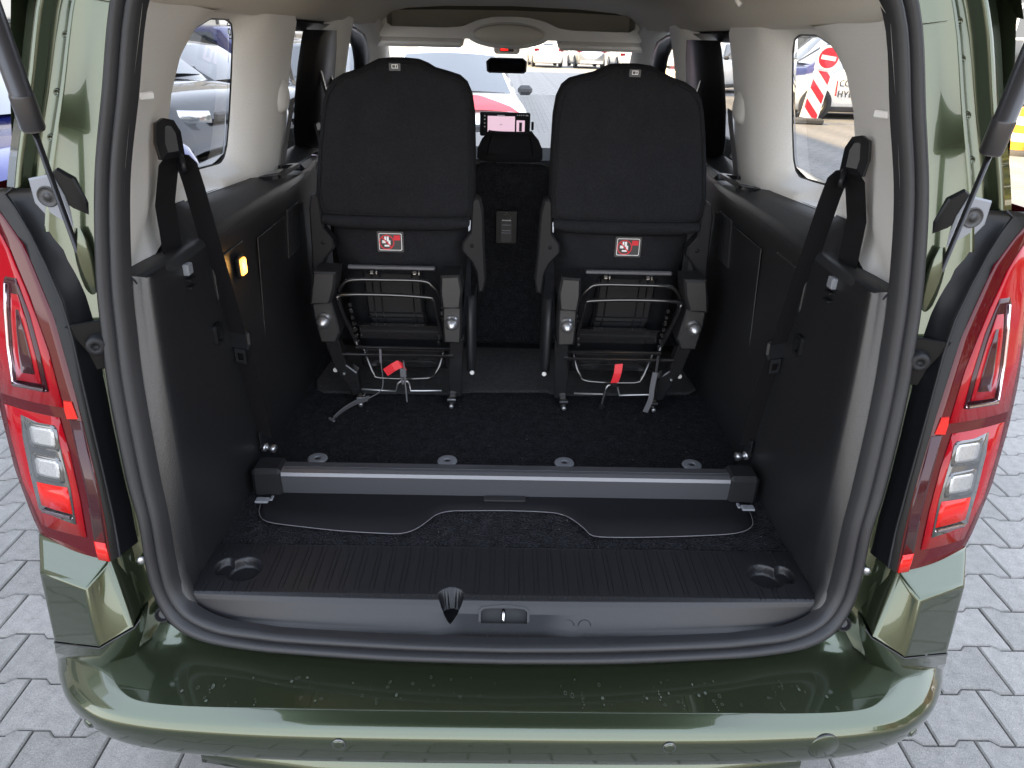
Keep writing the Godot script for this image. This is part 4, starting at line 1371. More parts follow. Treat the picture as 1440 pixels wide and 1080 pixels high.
	tube([Vector3(-.098, 1.262, -2.3645), Vector3(.094, 1.262, -2.3645)], .0012, 5)
	put("headrest_seam", M.trim_smooth, hd)
	# step down to the second-row footwell
	begin(-1)
	rbox(Vector3(0, .655, -2.34), Vector3(1.24, .06, .04), .01)
	rbox(Vector3(0, .45, -3.3), Vector3(1.5, .04, 1.9), .01)
	put("cabin_floor", M.carpet, van)

func doors(van: Node3D) -> void:
	# sliding door window: black frame, glass, door lining ahead of it
	var X := func(y: float, o := 0.0) -> float: return .735 + o - .2 * (y - 1.25)
	begin(-1)
	# lining panel ahead of the glass
	var P := func(y: float, d: float, o: float) -> Vector3: return V(X.call(y, o), y, d)
	# (bottom to top) edges of the glass opening and of the lining
	var lo := [[1.18, 2.30, 2.66], [1.245, 2.36, 2.60], [1.30, 2.34, 2.56], [1.40, 2.30, 2.535], [1.50, 2.28, 2.54], [1.58, 2.28, 2.56], [1.606, 2.28, 2.575]]
	var rows := []
	for q in lo: rows.append([P.call(q[0], q[2] - .006, .012), P.call(q[0], q[2], -.004), P.call(q[0], q[2] + .03, -.012), P.call(q[0], q[2] + .04, -.03), P.call(q[0], lerpf(q[2], 2.80, .6), -.045), P.call(q[0], 2.80 + .06 * clamp((1.6 - q[0]) * 3, 0, 1), -.05), P.call(q[0], 2.90, .0)])
	begin()
	grid(rows)
	var door := put("sliding_door_lining", M.trim_smooth, van)
	begin(-1)
	quad(P.call(1.606, 2.25, .012), P.call(1.606, 2.95, .012), P.call(1.66, 2.95, -.03), P.call(1.66, 2.25, -.03))
	quad(P.call(1.60, 2.25, .014), P.call(1.60, 2.95, .014), P.call(1.625, 2.95, -.028), P.call(1.625, 2.25, -.028))
	quad(P.call(1.245, 2.20, .010), P.call(1.245, 2.95, .010), P.call(1.215, 2.95, -.05), P.call(1.215, 2.20, -.05))
	put("window_frame", M.dark_frame, door)
	begin(-1)
	quad(P.call(1.22, 2.22, .014), P.call(1.22, 2.66, .014), P.call(1.64, 2.66, .014), P.call(1.64, 2.22, .014))
	put("door_glass", M.tint, door)
	# recess and switch
	begin(-1)
	var T := Transform3D(Basis(Vector3(0, 0, -1), Vector3(mx * .2, .98, 0), Vector3(-mx, .1, 0)).orthonormalized(), P.call(1.43, 2.72, -.052))
	frame_ring(rr(.15, .17, .008), rr(.115, .135, .006), T, .008)
	put("grab_recess", M.trim_smooth, door)
	begin(-1)
	T.origin = P.call(1.275, 2.66, -.050)
	prism(rr(.06, .075, .008), T, .008, .002)
	rbox(T.origin + Vector3(-mx * .012, 0, 0), Vector3(.01, .03, .026), .002)
	var sw := put("window_switch", M.vinyl, door)
	begin(-1)
	rbox(T.origin + Vector3(-mx * .018, -.004, 0), Vector3(.002, .006, .008), .0005)
	put("switch_mark", M.white_print, door)
	# door lining below the belt line
	begin(-1)
	rbox(V(.73, .93, 2.80), Vector3(.10, .56, 1.10), .03)
	rbox(V(.71, 1.19, 2.62), Vector3(.09, .05, .50), .015)
	put("lower_door_lining", M.vinyl, door)
	begin(-1)
	rbox(V(.672, 1.217, 2.60), Vector3(.025, .006, .10), .002)
	put("door_handle", M.lamp_chrome, door)
	# pale middle pillar
	begin()
	var b := []
	for q in [[1.20, 2.86, 3.02], [1.35, 2.86, 2.99], [1.48, 2.84, 2.985], [1.55, 2.81, 3.01], [1.61, 2.78, 3.05], [1.66, 2.76, 3.08]]:
		var x: float = X.call(q[0], -.055)
		b.append([V(x + .07, q[0], q[1] - .01), V(x + .004, q[0], q[1]), V(x - .012, q[0], lerpf(q[1], q[2], .35)), V(x - .010, q[0], lerpf(q[1], q[2], .7)), V(x + .006, q[0], q[2]), V(x + .07, q[0], q[2] + .02)])
	grid(b)
	put("middle_pillar_lining", M.pillar, van)
	# front door window frame and lining
	begin()
	var f := []
	for q in [[1.15, 3.70], [1.40, 3.60], [1.48, 3.545], [1.54, 3.46], [1.575, 3.36], [1.592, 3.2], [1.597, 3.05]]:
		f.append([P.call(q[0], q[1] - .01, .02), P.call(q[0], q[1], .0), P.call(q[0] + .01, q[1] + .03, -.02), P.call(q[0] + .02, q[1] + .06, -.035), P.call(q[0] + .03, q[1] + .07, -.02)])
	grid(f)
	var fd := put("front_door_frame", M.dark_frame, van)
	begin(-1)
	rbox(V(.74, .88, 3.75), Vector3(.12, .66, 1.2), .04)
	put("front_door_lining", M.vinyl, fd)
	begin(-1)
	quad(P.call(1.17, 3.0, .012), P.call(1.17, 4.35, .012), P.call(1.60, 3.70, .012), P.call(1.60, 3.0, .012))
	put("front_door_glass", M.screen_glass, fd)
	# pale front pillar and roof rail
	begin()
	var a := []
	for q in [[1.08, 4.70], [1.30, 4.30], [1.45, 4.03], [1.55, 3.84], [1.62, 3.66], [1.66, 3.40], [1.665, 3.0]]:
		var x: float = X.call(q[0], -.02) - .02
		a.append([V(x + .05, q[0] - .02, q[1] - .10), V(x - .005, q[0] - .02, q[1] - .05), V(x - .02, q[0], q[1] - .02), V(x - .035, q[0] + .01, q[1] + .03), V(x + .03, q[0] + .02, q[1] + .08)])
	grid(a)
	put("front_pillar_lining", M.pillar, van)

# ---------------------------------------------------------------- folded third-row seats
func third_row() -> void:
	seat(Vector3(-.310, FLOOR, -1.95), 1.0, "folded third-row seat on the left, red tag lying loose above its grey strap")
	seat(Vector3(.317, FLOOR, -1.95), -1.0, "folded third-row seat on the right, red pull strap hanging straight down")

# local axes: x right, y above the floor, z towards the camera. m = 1: outer side is on the left
func seat(at: Vector3, m: float, label: String) -> void:
	var t := thing("folding_seat", label, "car seat", at, 0.0, "folded third-row seats")
	var L := func(x: float, y: float, z := 0.0) -> Vector3: return Vector3(x, y - FLOOR, z)
	# backrest: outline (x, y) lofted from its rear to its rounded face
	var ol := [[-.205, 1.150], [-.213, 1.165], [-.217, 1.215], [-.206, 1.30], [-.193, 1.376], [-.180, 1.44], [-.170, 1.468], [-.152, 1.492], [-.125, 1.507], [-.087, 1.519], [-.059, 1.532], [-.035, 1.543], [0.0, 1.547], [.035, 1.547], [.066, 1.545], [.088, 1.537], [.106, 1.527], [.14, 1.519], [.172, 1.510], [.192, 1.494], [.205, 1.466], [.212, 1.42], [.214, 1.33], [.214, 1.23], [.213, 1.17], [.205, 1.152], [.15, 1.146], [.0, 1.144], [-.15, 1.146]]
	var cx := -.001; var cy := 1.34
	begin()
	var rows := []
	for q in [[-.10, .94], [-.09, .985], [-.03, 1.0], [-.008, .995], [.006, .975], [.014, .94], [.018, .88], [.021, .70], [.022, .40], [.022, 0.0]]:
		var ring := []
		for o in ol:
			var yy: float = cy + (o[1] - cy) * q[1]
			ring.append(L.call(cx + (m * o[0] - cx) * q[1], yy, q[0] - .042 * (yy - 1.15)))
		rows.append(ring)
	grid(rows, true)
	var back := put("backrest", M.fabric, t)
	begin()
	var piping := []
	for o in ol: piping.append(L.call(cx + (m * o[0] - cx) * .93, cy + (o[1] - cy) * .93, .0165 - .042 * (o[1] - 1.15)))
	tube(piping, .0022, 6, true)
	put("seam", M.fabric, back)
	begin(-1)
	rbox(L.call(.012 * m, 1.525, .0015), Vector3(.030, .020, .003), .001)
	put("recline_label", M.label_base, back)
	begin(-1)
	rbox(L.call(.012 * m, 1.531, .0034), Vector3(.015, .0015, .001), .0003); rbox(L.call(.012 * m, 1.523, .0034), Vector3(.015, .0015, .001), .0003)
	rbox(L.call(.012 * m - .007, 1.527, .0034), Vector3(.0015, .009, .001), .0003); rbox(L.call(.012 * m + .002, 1.527, .0034), Vector3(.0015, .009, .001), .0003)
	rbox(L.call(.012 * m + .007, 1.527, .0034), Vector3(.0015, .009, .001), .0003)
	put("label_print", M.white_print, back)
	# stitched hem below the backrest
	begin()
	var hem := []
	for k in 13:
		var u := -1.0 + k / 6.0
		var x := u * .200
		var dy := .010 * pow(abs(u), 6)
		hem.append([L.call(x, 1.158, -.01), L.call(x, 1.152, .020), L.call(x, 1.140, .026), L.call(x * .985, 1.124 + dy, .022), L.call(x * .96, 1.116 + dy, .006), L.call(x * .95, 1.114 + dy, -.04)])
	grid(hem)
	put("hem", M.fabric, t)
	# cushion underside
	begin()
	var cush := []
	for q in [[1.125, .92, -.035], [1.10, .93, -.020], [1.04, .92, -.020], [1.00, .90, -.028], [.90, .86, -.06], [.80, .82, -.075], [.72, .78, -.08]]:
		var row := []
		for k in 11:
			var u := -1.0 + k / 5.0
			row.append(L.call(u * .19 * q[1] / .92, q[0], q[2] - .05 * pow(abs(u), 6) + .006 * sin(k * 2.1 + q[0] * 40.0)))
		cush.append(row)
	grid(cush)
	put("cushion", M.fabric, t)
	# warning label
	var lx := -.020 * m - .004
	begin(-1)
	prism(rr(.074, .058, .003), Transform3D(Basis(), L.call(lx, 1.077, -.016)), .0016, 0)
	var lab := put("warning_label", M.label_base, t)
	begin(-1)
	frame_ring(rr(.064, .048, .004), rr(.061, .045, .003), Transform3D(Basis(), L.call(lx, 1.077, -.0146)), .0008)
	rbox(L.call(lx - .014, 1.087, -.0140), Vector3(.005, .010, .0006), .0002); rbox(L.call(lx - .007, 1.085, -.0140), Vector3(.006, .014, .0006), .0002)
	rbox(L.call(lx - .018, 1.077, -.0140), Vector3(.010, .008, .0006), .0002); rbox(L.call(lx - .003, 1.075, -.0140), Vector3(.006, .012, .0006), .0002)
	rbox(L.call(lx - .010, 1.066, -.0140), Vector3(.014, .005, .0006), .0002)
	put("label_figure", M.white_print, lab)
	begin(-1)
	frame_ring(circle2(.021, 28), circle2(.0185, 28), Transform3D(Basis(), L.call(lx - .010, 1.076, -.0134)), .0008)
	rbox(L.call(lx - .010, 1.076, -.0130), Vector3(.038, .003, .0006), .0002, Basis(Vector3.BACK, -.82))
	rbox(L.call(lx + .019, 1.089, -.0134), Vector3(.018, .014, .0006), .0002)
	put("prohibition_mark", M.red_print, lab)
	# grey hinge plates left and right
	for s in [-1.0, 1.0]:
		var o: float = s * m
		begin(-1)
		prism(PackedVector2Array([Vector2(o * .205, 1.20), Vector2(o * .214, 1.212), Vector2(o * .228, 1.205), Vector2(o * .236, 1.17), Vector2(o * .240, 1.05), Vector2(o * .245, .98), Vector2(o * .238, .945), Vector2(o * .222, .940), Vector2(o * .217, 1.0), Vector2(o * .204, 1.03), Vector2(o * .176, 1.062), Vector2(o * .178, 1.085), Vector2(o * .200, 1.115)]), Transform3D(Basis(), L.call(0, 0, -.03)), .042, .005)
		var hp := put("hinge_plate", M.cap, t)
		begin()
		lathe([[.005, 0], [.005, .002], [0, .003]], face(L.call(o * .205, 1.078, .012), Vector3.BACK), 10)
		put("hinge_bolt", M.trim_smooth, hp)
	# trim bar and clips
	begin(-1)
	rbox(L.call(-.022 * m, 1.0075, .0), Vector3(.247, .0125, .012), .003)
	put("trim_bar", M.alu, t)
	for x in [-.077, .043]:
		begin(-1)
		rbox(L.call(x * 1.0 * m if m > 0 else x + .034, .994, .006), Vector3(.014, .012, .012), .003)
		rbox(L.call((x if m > 0 else x + .034) + .012, .992, .0), Vector3(.006, .012, .010), .002)
		put("clip", M.steel, t)
	# plastic pan under the cushion
	begin(-1)
	prism(PackedVector2Array([Vector2(-.112 * m, .985), Vector2(.062 * m, .985), Vector2(.064 * m, .866), Vector2(.080 * m, .796), Vector2(-.080 * m, .795), Vector2(-.103 * m, .857)]), Transform3D(Basis(), L.call(0, 0, -.058)), .030, .006)
	var pan := put("pan", M.trim_smooth, t)
	for x in [-.085, -.062, .030, .052]:
		begin()
		tube([L.call(x * m, .980, -.026), L.call((x + .004) * m, .862, -.026), L.call((x + .022) * m, .802, -.026)], .0022, 6)
		put("pan_rib", M.black_metal, pan)
	begin()
	for y in [.862, .848]: tube([L.call(-.10 * m, y, -.026), L.call(.062 * m, y, -.026)], .002, 6)
	put("pan_edge", M.trim_smooth, pan)
	# tubular hoops
	var hoops := [[[-.150, .80, -.03], [-.166, .88, .02], [-.167, .943, .045], [-.152, .971, .05], [-.124, .985, .05], [-.028, .987, .05], [.068, .986, .05], [.094, .974, .05], [.115, .945, .045], [.120, .883, .02], [.130, .80, -.03]],
		[[-.130, .785, .03], [-.152, .876, .06], [-.164, .932, .07], [-.152, .948, .072], [-.027, .951, .072], [.086, .946, .072], [.100, .938, .07], [.105, .914, .065], [.122, .80, .03]],
		[[-.112, .775, .03], [-.095, .735, .05], [-.081, .705, .06], [-.060, .691, .062], [.078, .693, .062], [.103, .714, .06], [.115, .74, .05], [.124, .775, .03]]]
	for h in hoops:
		var p := []
		for q in h: p.append(L.call(q[0] * m, q[1], q[2]))
		begin()
		tube(curve(p, 3), .0056, 8)
		put("tube_hoop", M.black_metal, t)
	for q in [[-.160, .155, .778, .092], [-.125, .145, .790, .07]]:
		begin()
		tube([L.call(q[0] * m, q[2], q[3]), L.call(q[1] * m, q[2], q[3])], .0052, 8)
		put("cross_bar", M.black_metal, t)
	begin(-1)
	rbox(L.call(.0, .815, .0), Vector3(.25, .045, .02), .004)
	rbox(L.call(.0, .838, .012), Vector3(.25, .004, .02), .001)
	rbox(L.call(.0, .725, -.01), Vector3(.25, .06, .015), .004)
	put("base_beam", M.black_metal, t)
	begin()
	tube([L.call(-.125 * m, .705, .02), L.call(-.07 * m, .728, .02), L.call(.08 * m, .728, .02), L.call(.13 * m, .708, .02)], .002, 6)
	put("beam_edge", M.trim_smooth, t)
	begin()
	var wire := []
	for q in [[-.112, .669], [-.013, .665], [-.006, .690], [.003, .697], [.022, .697], [.027, .690], [.030, .667], [.120, .669]]: wire.append(L.call(q[0] * m, q[1], .095))
	tube(wire, .0030, 7)
	put("release_wire", M.zinc, t)
	# ratchet chains beside the cushion: little blocks
	for s in [-1.0, 1.0]:
		for k in 7:
			begin(-1)
			rbox(L.call((s * (.128 if s < 0 else .118) - (.012 if s < 0 else -.004) + s * -.002 * k) * m, .905 - k * .019, .03), Vector3(.010, .012, .012), .002, Basis(Vector3.BACK, .3 * sin(k * 2.0)))
			put("linkage", M.black_metal, t)
	# leg covers with locating studs, legs and floor latches
	for s in [-1.0, 1.0]:
		var outer: bool = s < 0
		var c := []
		var poly: Array
		if outer: poly = [[-.213, 1.026], [-.152, 1.026], [-.160, .98], [-.176, .936], [-.231, .932], [-.224, .975]]
		else: poly = [[.125, 1.022], [.177, 1.025], [.184, .98], [.178, .930], [.128, .928], [.123, .975]]
		var lowr: Array
		if outer: lowr = [[-.230, .936], [-.176, .938], [-.160, .845], [-.173, .815], [-.216, .815], [-.228, .89]]
		else: lowr = [[.128, .932], [.179, .932], [.180, .880], [.177, .820], [.130, .822], [.127, .88]]
		var pf := PackedVector2Array(); var pl := PackedVector2Array()
		for q in poly: pf.append(Vector2(q[0] * m, q[1]))
		for q in lowr: pl.append(Vector2(q[0] * m, q[1]))
		begin(-1)
		prism(pf, Transform3D(Basis(Vector3.RIGHT, 0.0), L.call(0, 0, .03)), .088, .006)
		prism(pl, Transform3D(Basis(), L.call(0, 0, .03)), .070, .005)
		var cov := put("leg_cover", M.trim, t)
		begin()
		var sx: float = (-.199 if outer else .154) * m
		var SP: Vector3 = L.call(sx, .888, .098)
		lathe([[.0185, .0], [.0185, .006], [.015, .008], [.015, .012], [.0180, .014], [.0180, .021], [.0165, .025], [.013, .030], [.007, .037], [.0, .039]], face(SP, Vector3(0, -.25, 1)), 20)
		put("locating_stud", M.zinc, cov)
		begin(-1)
		var lg: Array
		if outer: lg = [[-.208, .82], [-.168, .82], [-.152, .743], [-.123, .719], [-.118, .652], [-.140, .640], [-.155, .678], [-.188, .738]]
		else: lg = [[.146, .83], [.184, .83], [.180, .725], [.178, .648], [.142, .640], [.140, .724]]
		var pg := PackedVector2Array()
		for q in lg: pg.append(Vector2(q[0] * m, q[1]))
		prism(pg, Transform3D(Basis(), L.call(0, 0, .055)), .035, .003)
		var leg := put("leg", M.black_metal, t)
		var fx: float = (-.112 if outer else .150) * m
		begin(-1)
		rbox(L.call(fx, .640, .100), Vector3(.020, .034, .022), .003)
		rbox(L.call(fx, .628, .112), Vector3(.012, .016, .02), .003)
		put("floor_latch", M.black_metal, leg)
		begin()
		tube([L.call(fx - .012, .648, .112), L.call(fx + .012, .648, .112)], .0035, 8)
		lathe([[.0065, 0], [.0065, .004], [.004, .006], [0, .006]], face(L.call(fx, .633, .122), Vector3.BACK), 10)
		put("latch_pin", M.zinc, leg)
		if outer:
			begin()
			lathe([[.004, 0], [.004, .002], [0, .0025]], face(L.call(-.160 * m, .716, .092), Vector3.BACK), 10)
			put("leg_rivet", M.zinc, leg)
	# upholstered side of the cushion, towards the middle of the van
	begin()
	var sd := []
	for q in [[.93, .0], [.925, .02], [.84, .03], [.76, .03], [.71, .018], [.692, .0]]:
		sd.append([L.call(.188 * m, q[0], -.06), L.call(.190 * m, q[0], .0 + q[1]), L.call(.200 * m, q[0], .012 + q[1]), L.call(.212 * m, q[0], .0 + q[1]), L.call(.214 * m, q[0], -.12)])
	grid(sd)
	put("side_bolster", M.vinyl, t)
	begin()
	lathe([[.006, 0], [.0075, .003], [.006, .007], [0, .008]], face(L.call(.206 * m, .700, .03), Vector3.BACK), 10)
	put("bolster_clip", M.pillar, t)
	begin()
	lathe([[.006, 0], [.0075, .003], [.006, .007], [0, .008]], face(L.call(-.192 * m, .712, .055), Vector3.BACK), 10)
	put("bolster_clip", M.pillar, t)
	# straps
	if m > 0:
		begin(-1)
		band([L.call(-.036, .735, .118), L.call(-.012, .755, .124), L.call(.006, .764, .120), L.call(.018, .752, .112)], Vector3(.5, -.85, .1), .024, .002)
		put("red_tag", M.red_strap, t)
		begin(-1)
		band(curve([L.call(-.050, .800, .100), L.call(-.050, .759, .103)], 3), Vector3(1, 0, 0), .006, .002)
		band(curve([L.call(-.050, .759, .103), L.call(-.046, .70, .11), L.call(-.054, .678, .125), L.call(-.085, .663, .14)], 4), Vector3(.3, .3, 1), .004, .002)
		band(curve([L.call(-.085, .663, .14), L.call(-.12, .656, .155), L.call(-.155, .640, .175), L.call(-.178, .624, .195)], 4), Vector3(.35, .85, .35), .024, .002)
		tube([L.call(-.188, .623, .19), L.call(-.172, .623, .205)], .004, 6)
		put("tether_strap", M.strap, t)
		begin(-1)
		band([L.call(.016, .770, .115), L.call(.018, .71, .118), L.call(.022, .648, .125)], Vector3(.35, 0, 1), .012, .003)
		rbox(L.call(.014, .735, .118), Vector3(.018, .028, .006), .002)
		tube([L.call(.009, .72, .12), L.call(.012, .70, .12)], .003, 6)
		tube([L.call(.019, .72, .12), L.call(.018, .70, .12)], .003, 6)
		put("pull_strap", M.strap, t)
	else:
		begin(-1)
		band(curve([L.call(.0, .772, .110), L.call(-.003, .745, .118), L.call(-.008, .714, .112)], 3), Vector3(1, .1, 0), .022, .0025)
		put("red_tag", M.red_strap, t)
		begin(-1)
		rbox(L.call(-.008, .704, .108), Vector3(.020, .014, .012), .003)
		tube([L.call(-.030, .69, .11), L.call(-.036, .665, .115), L.call(-.040, .645, .12)], .004, 7)
		lathe([[.008, -.004], [.009, 0], [.008, .004], [0, .005]], face(L.call(-.042, .640, .124), Vector3.BACK), 12)
		put("pull_cord", M.trim_smooth, t)
		begin()
		tube([L.call(.112, .795, .10), L.call(.110, .745, .105)], .0036, 7)
		put("strap_pin", M.zinc, t)
		begin(-1)
		band(curve([L.call(.108, .745, .105), L.call(.102, .70, .115), L.call(.098, .672, .13), L.call(.082, .640, .15)], 4), Vector3(.7, .1, .6), .016, .002)
		put("tether_strap", M.strap, t)

# ---------------------------------------------------------------- luggage cover on the floor
func loose_things() -> void:
	var t := thing("luggage_cover", "rolled luggage cover with grey aluminium case lying across the boot floor", "luggage cover", Vector3(0, FLOOR, -1.405))
	var L := func(x: float, y: float, d: float) -> Vector3: return Vector3(x, y, -(d - 1.405))
	begin()
	var rows := []
	var pr := [[.006, 1.384], [.060, 1.380], [.068, 1.383], [.072, 1.392], [.073, 1.398], [.070, 1.3985], [.070, 1.4015], [.073, 1.402], [.071, 1.425], [.062, 1.435], [.008, 1.435], [.004, 1.41]]
	for x in [-.520, .520]:
		var row := []
		for q in pr: row.append(L.call(x, q[0], q[1]))
		rows.append(row)
	st.set_smooth_group(-1)
	grid(rows, true)
	put("aluminium_case", M.alu, t)
	for s in [-1.0, 1.0]:
		begin(-1)
		rbox(L.call(s * .553, .038, 1.409), Vector3(.072, .078, .066), .010)
		var cap := put("end_cap", M.cap, t)
		begin(-1)
		rbox(L.call(s * .560, .012, 1.352), Vector3(.030, .006, .020), .002)
		rbox(L.call(s * .541, .008, 1.362), Vector3(.008, .010, .02), .002)
		put("end_lug", M.grey_plastic, cap)
	# flexible flap: wide ears left and right, narrow in the middle
	var fl := [[-.560, 1.385], [-.562, 1.345], [-.552, 1.305], [-.525, 1.275], [-.46, 1.258], [-.36, 1.246], [-.275, 1.238], [-.228, 1.240], [-.198, 1.256], [-.176, 1.285], [-.158, 1.312], [-.13, 1.326], [-.09, 1.331], [0.0, 1.334], [.09, 1.331], [.125, 1.324], [.150, 1.302], [.172, 1.266], [.188, 1.240], [.24, 1.236], [.33, 1.241], [.43, 1.248], [.505, 1.258], [.545, 1.280], [.560, 1.32], [.560, 1.385]]
	begin()
	var a := []; var b := []; var c := []; var dd := []
	for q in fl:
		var cur: float = .004 + .005 * clamp((1.33 - q[1]) / .07, 0, 1) + .0012 * sin(q[0] * 37.0)
		a.append(L.call(q[0], cur + .003, q[1])); b.append(L.call(q[0], cur + .001, q[1])); 
		c.append(L.call(q[0], .0105, lerpf(q[1], 1.388, .5))); dd.append(L.call(q[0], .012, 1.390))
	grid([dd, c, a, b])
	put("flap", M.tonneau, t)
	begin()
	tube(curve(a, 3), .0010, 6)
	put("flap_piping", M.piping, t)
	begin(-1)
	rbox(L.call(-.004, .012, 1.372), Vector3(.098, .006, .020), .002)
	put("pull_handle", M.cap, t)

# ---------------------------------------------------------------- ground
const BL := .200       # block length
const BW := .160       # row pitch

func block_mesh() -> ArrayMesh:
	var a := .0085; var g := .0022
	var ol := PackedVector2Array()
	var top := [[-.5, 1.0], [-.30, 1.0], [-.20, -1.0], [.20, -1.0], [.30, 1.0], [.5, 1.0]]
	for q in top: ol.append(Vector2(q[0] * (BL - 2 * g), BW / 2 - g + a * q[1]))
	for i in range(top.size() - 1, -1, -1): ol.append(Vector2(top[i][0] * (BL - 2 * g), -(BW / 2 - g + a * top[i][1])))
	begin(-1)
	prism(ol, Transform3D(Basis(Vector3.RIGHT, Vector3(0, 0, -1), Vector3.UP), Vector3(0, -.05, 0)), .05, .0042)
	return build()

func paving() -> void:
	begin(-1)
	quad(Vector3(-400, -.030, -600), Vector3(400, -.030, -600), Vector3(400, -.030, 300), Vector3(-400, -.030, 300))
	structure(put("ground", M.ground, self))
	begin(-1)
	quad(Vector3(-9, -.008, -24), Vector3(12, -.008, -24), Vector3(12, -.008, 6), Vector3(-9, -.008, 6))
	structure(put("sand_bed", M.joint, self))
	var pave := Node3D.new(); pave.name = "pavement"
	structure(pave); add_child(pave)
	var mesh := block_mesh()
	var near := []; var far := []
	for r in range(-36, 149):
		var d := r * BW + .03
		var off := (BL / 2 if r % 2 != 0 else 0.0)
		for c in range(-44, 60):
			var x := c * BL + off + .02
			var p := Vector3(x, 0, -d)
			# blocks that the photograph shows beside the van
			var seen: bool = d > .75 and d < 3.1 and abs(x) > .78 and abs(x) < .95 + .62 * d
			if seen: near.append(p)
			elif not (abs(x) < .6 and d > 1.4 and d < 5.0): far.append(p)
	near.sort_custom(func(a, b): return a.length() < b.length())
	while near.size() > 300: far.append(near.pop_back())
	for p in near:
		var o := put("paving_block", M.blocks[rng.randi() % 4], pave, mesh)
		o.position = p + Vector3(0, rng.randf_range(-.0012, .0012), 0)
		o.rotation = Vector3(rng.randf_range(-.006, .006), rng.randf_range(-.008, .008), rng.randf_range(-.006, .006))
	for k in 4:
		var mm := MultiMesh.new()
		mm.transform_format = MultiMesh.TRANSFORM_3D
		mm.mesh = mesh
		var list := []
		for i in far.size():
			if (i * 7 + int(i / 13.0)) % 4 == k: list.append(far[i])
		mm.instance_count = list.size()
		for i in list.size():
			mm.set_instance_transform(i, Transform3D(Basis.from_euler(Vector3(rng.randf_range(-.006, .006), rng.randf_range(-.008, .008), rng.randf_range(-.006, .006))), list[i] + Vector3(0, rng.randf_range(-.0012, .0012), 0)))
		var mi := MultiMeshInstance3D.new()
		mi.multimesh = mm; mi.material_override = M.blocks[k]; mi.name = "more_paving_blocks"
		mi.set_meta("kind", "stuff")
		pave.add_child(mi, true)

# ---------------------------------------------------------------- buildings and hedge
func buildings() -> void:
	# long showroom on the left, whose shadow covers the van
	var t := thing("showroom_building", "long cream showroom building beyond the parked cars on the left", "building", Vector3(-10.0, 0, -18.5))
	var h := 10.6
	begin(-1)
	rbox(Vector3(-4, h / 2, 0), Vector3(8.0, h, 41.0), .05)
	put("wall", M.cream, t)
	begin(-1)
	rbox(Vector3(.15, h - .3, 0), Vector3(.5, .6, 41.2), .05)
	put("parapet", M.pillar, t)
	for f in 2:
		for k in 10:
			begin(-1)
			var z := -18.6 + k * 4.12
			var y := 1.7 + f * 3.9
			rbox(Vector3(.02, y, z), Vector3(.10, 2.4 if f == 0 else 1.7, 2.9), .02)
			var w := put("window", M.dark_frame, t)
			begin(-1)
			for e in [-.7, .7]: rbox(Vector3(.075, y, z + e), Vector3(.012, 2.2 if f == 0 else 1.5, 1.28), .004)
			put("pane", M.car_glass, w)
	# hedge and trees to the right behind the camera, in the sun
	var leaf := mat(lin(.085, .10, .025), .7); leaf.backlight_enabled = true; leaf.backlight = Color(.25, .22, .06)
	var leaf2 := mat(lin(.22, .11, .02), .7); leaf2.backlight_enabled = true; leaf2.backlight = Color(.35, .18, .03)
	var crowns := []
	var hr := RandomNumberGenerator.new(); hr.seed = 31
	for v in 2:
		begin(-1)
		for i in 1500:
			var u := Vector3(hr.randfn(), hr.randfn(), hr.randfn()).normalized() * pow(hr.randf(), .45)
			var p := Vector3(u.x * 1.7, 2.3 + u.y * 2.0, u.z * 1.9) + Vector3(sin(i * .7), cos(i * .31), sin(i * .17)) * .2
			var bs := Basis.from_euler(Vector3(hr.randf() * TAU, hr.randf() * TAU, hr.randf() * TAU)).scaled(Vector3.ONE * hr.randf_range(.8, 1.7))
			for k in 3:
				var c := p + bs * Vector3(cos(k * 2.1) * .09, sin(k * 2.3) * .06, sin(k * 2.1) * .09)
				quad(c, c + bs * Vector3(.09, .03, .02).rotated(Vector3.UP, k * 2.1), c + bs * Vector3(.15, .0, .10).rotated(Vector3.UP, k * 2.1), c + bs * Vector3(.03, -.05, .09).rotated(Vector3.UP, k * 2.1))
		crowns.append(build())
	for k in 7:
		var tr := thing("hedge_tree", "leafy autumn tree in the sunlit row right behind the camera", "tree", Vector3(13.0 + hr.randf_range(-.6, .6), 0, 12.0 - k * 3.4), hr.randf() * TAU, "sunlit trees behind the camera")
		begin()
		tube([Vector3(0, -.1, 0), Vector3(.05, 1.0, 0), Vector3(.0, 2.2, .05), Vector3(.05, 3.4, .05)], [.14, .11, .08, .03], 8)
		put("trunk", M.rubber, tr)
		put("crown", leaf if k % 3 != 1 else leaf2, tr, crowns[k % 2])

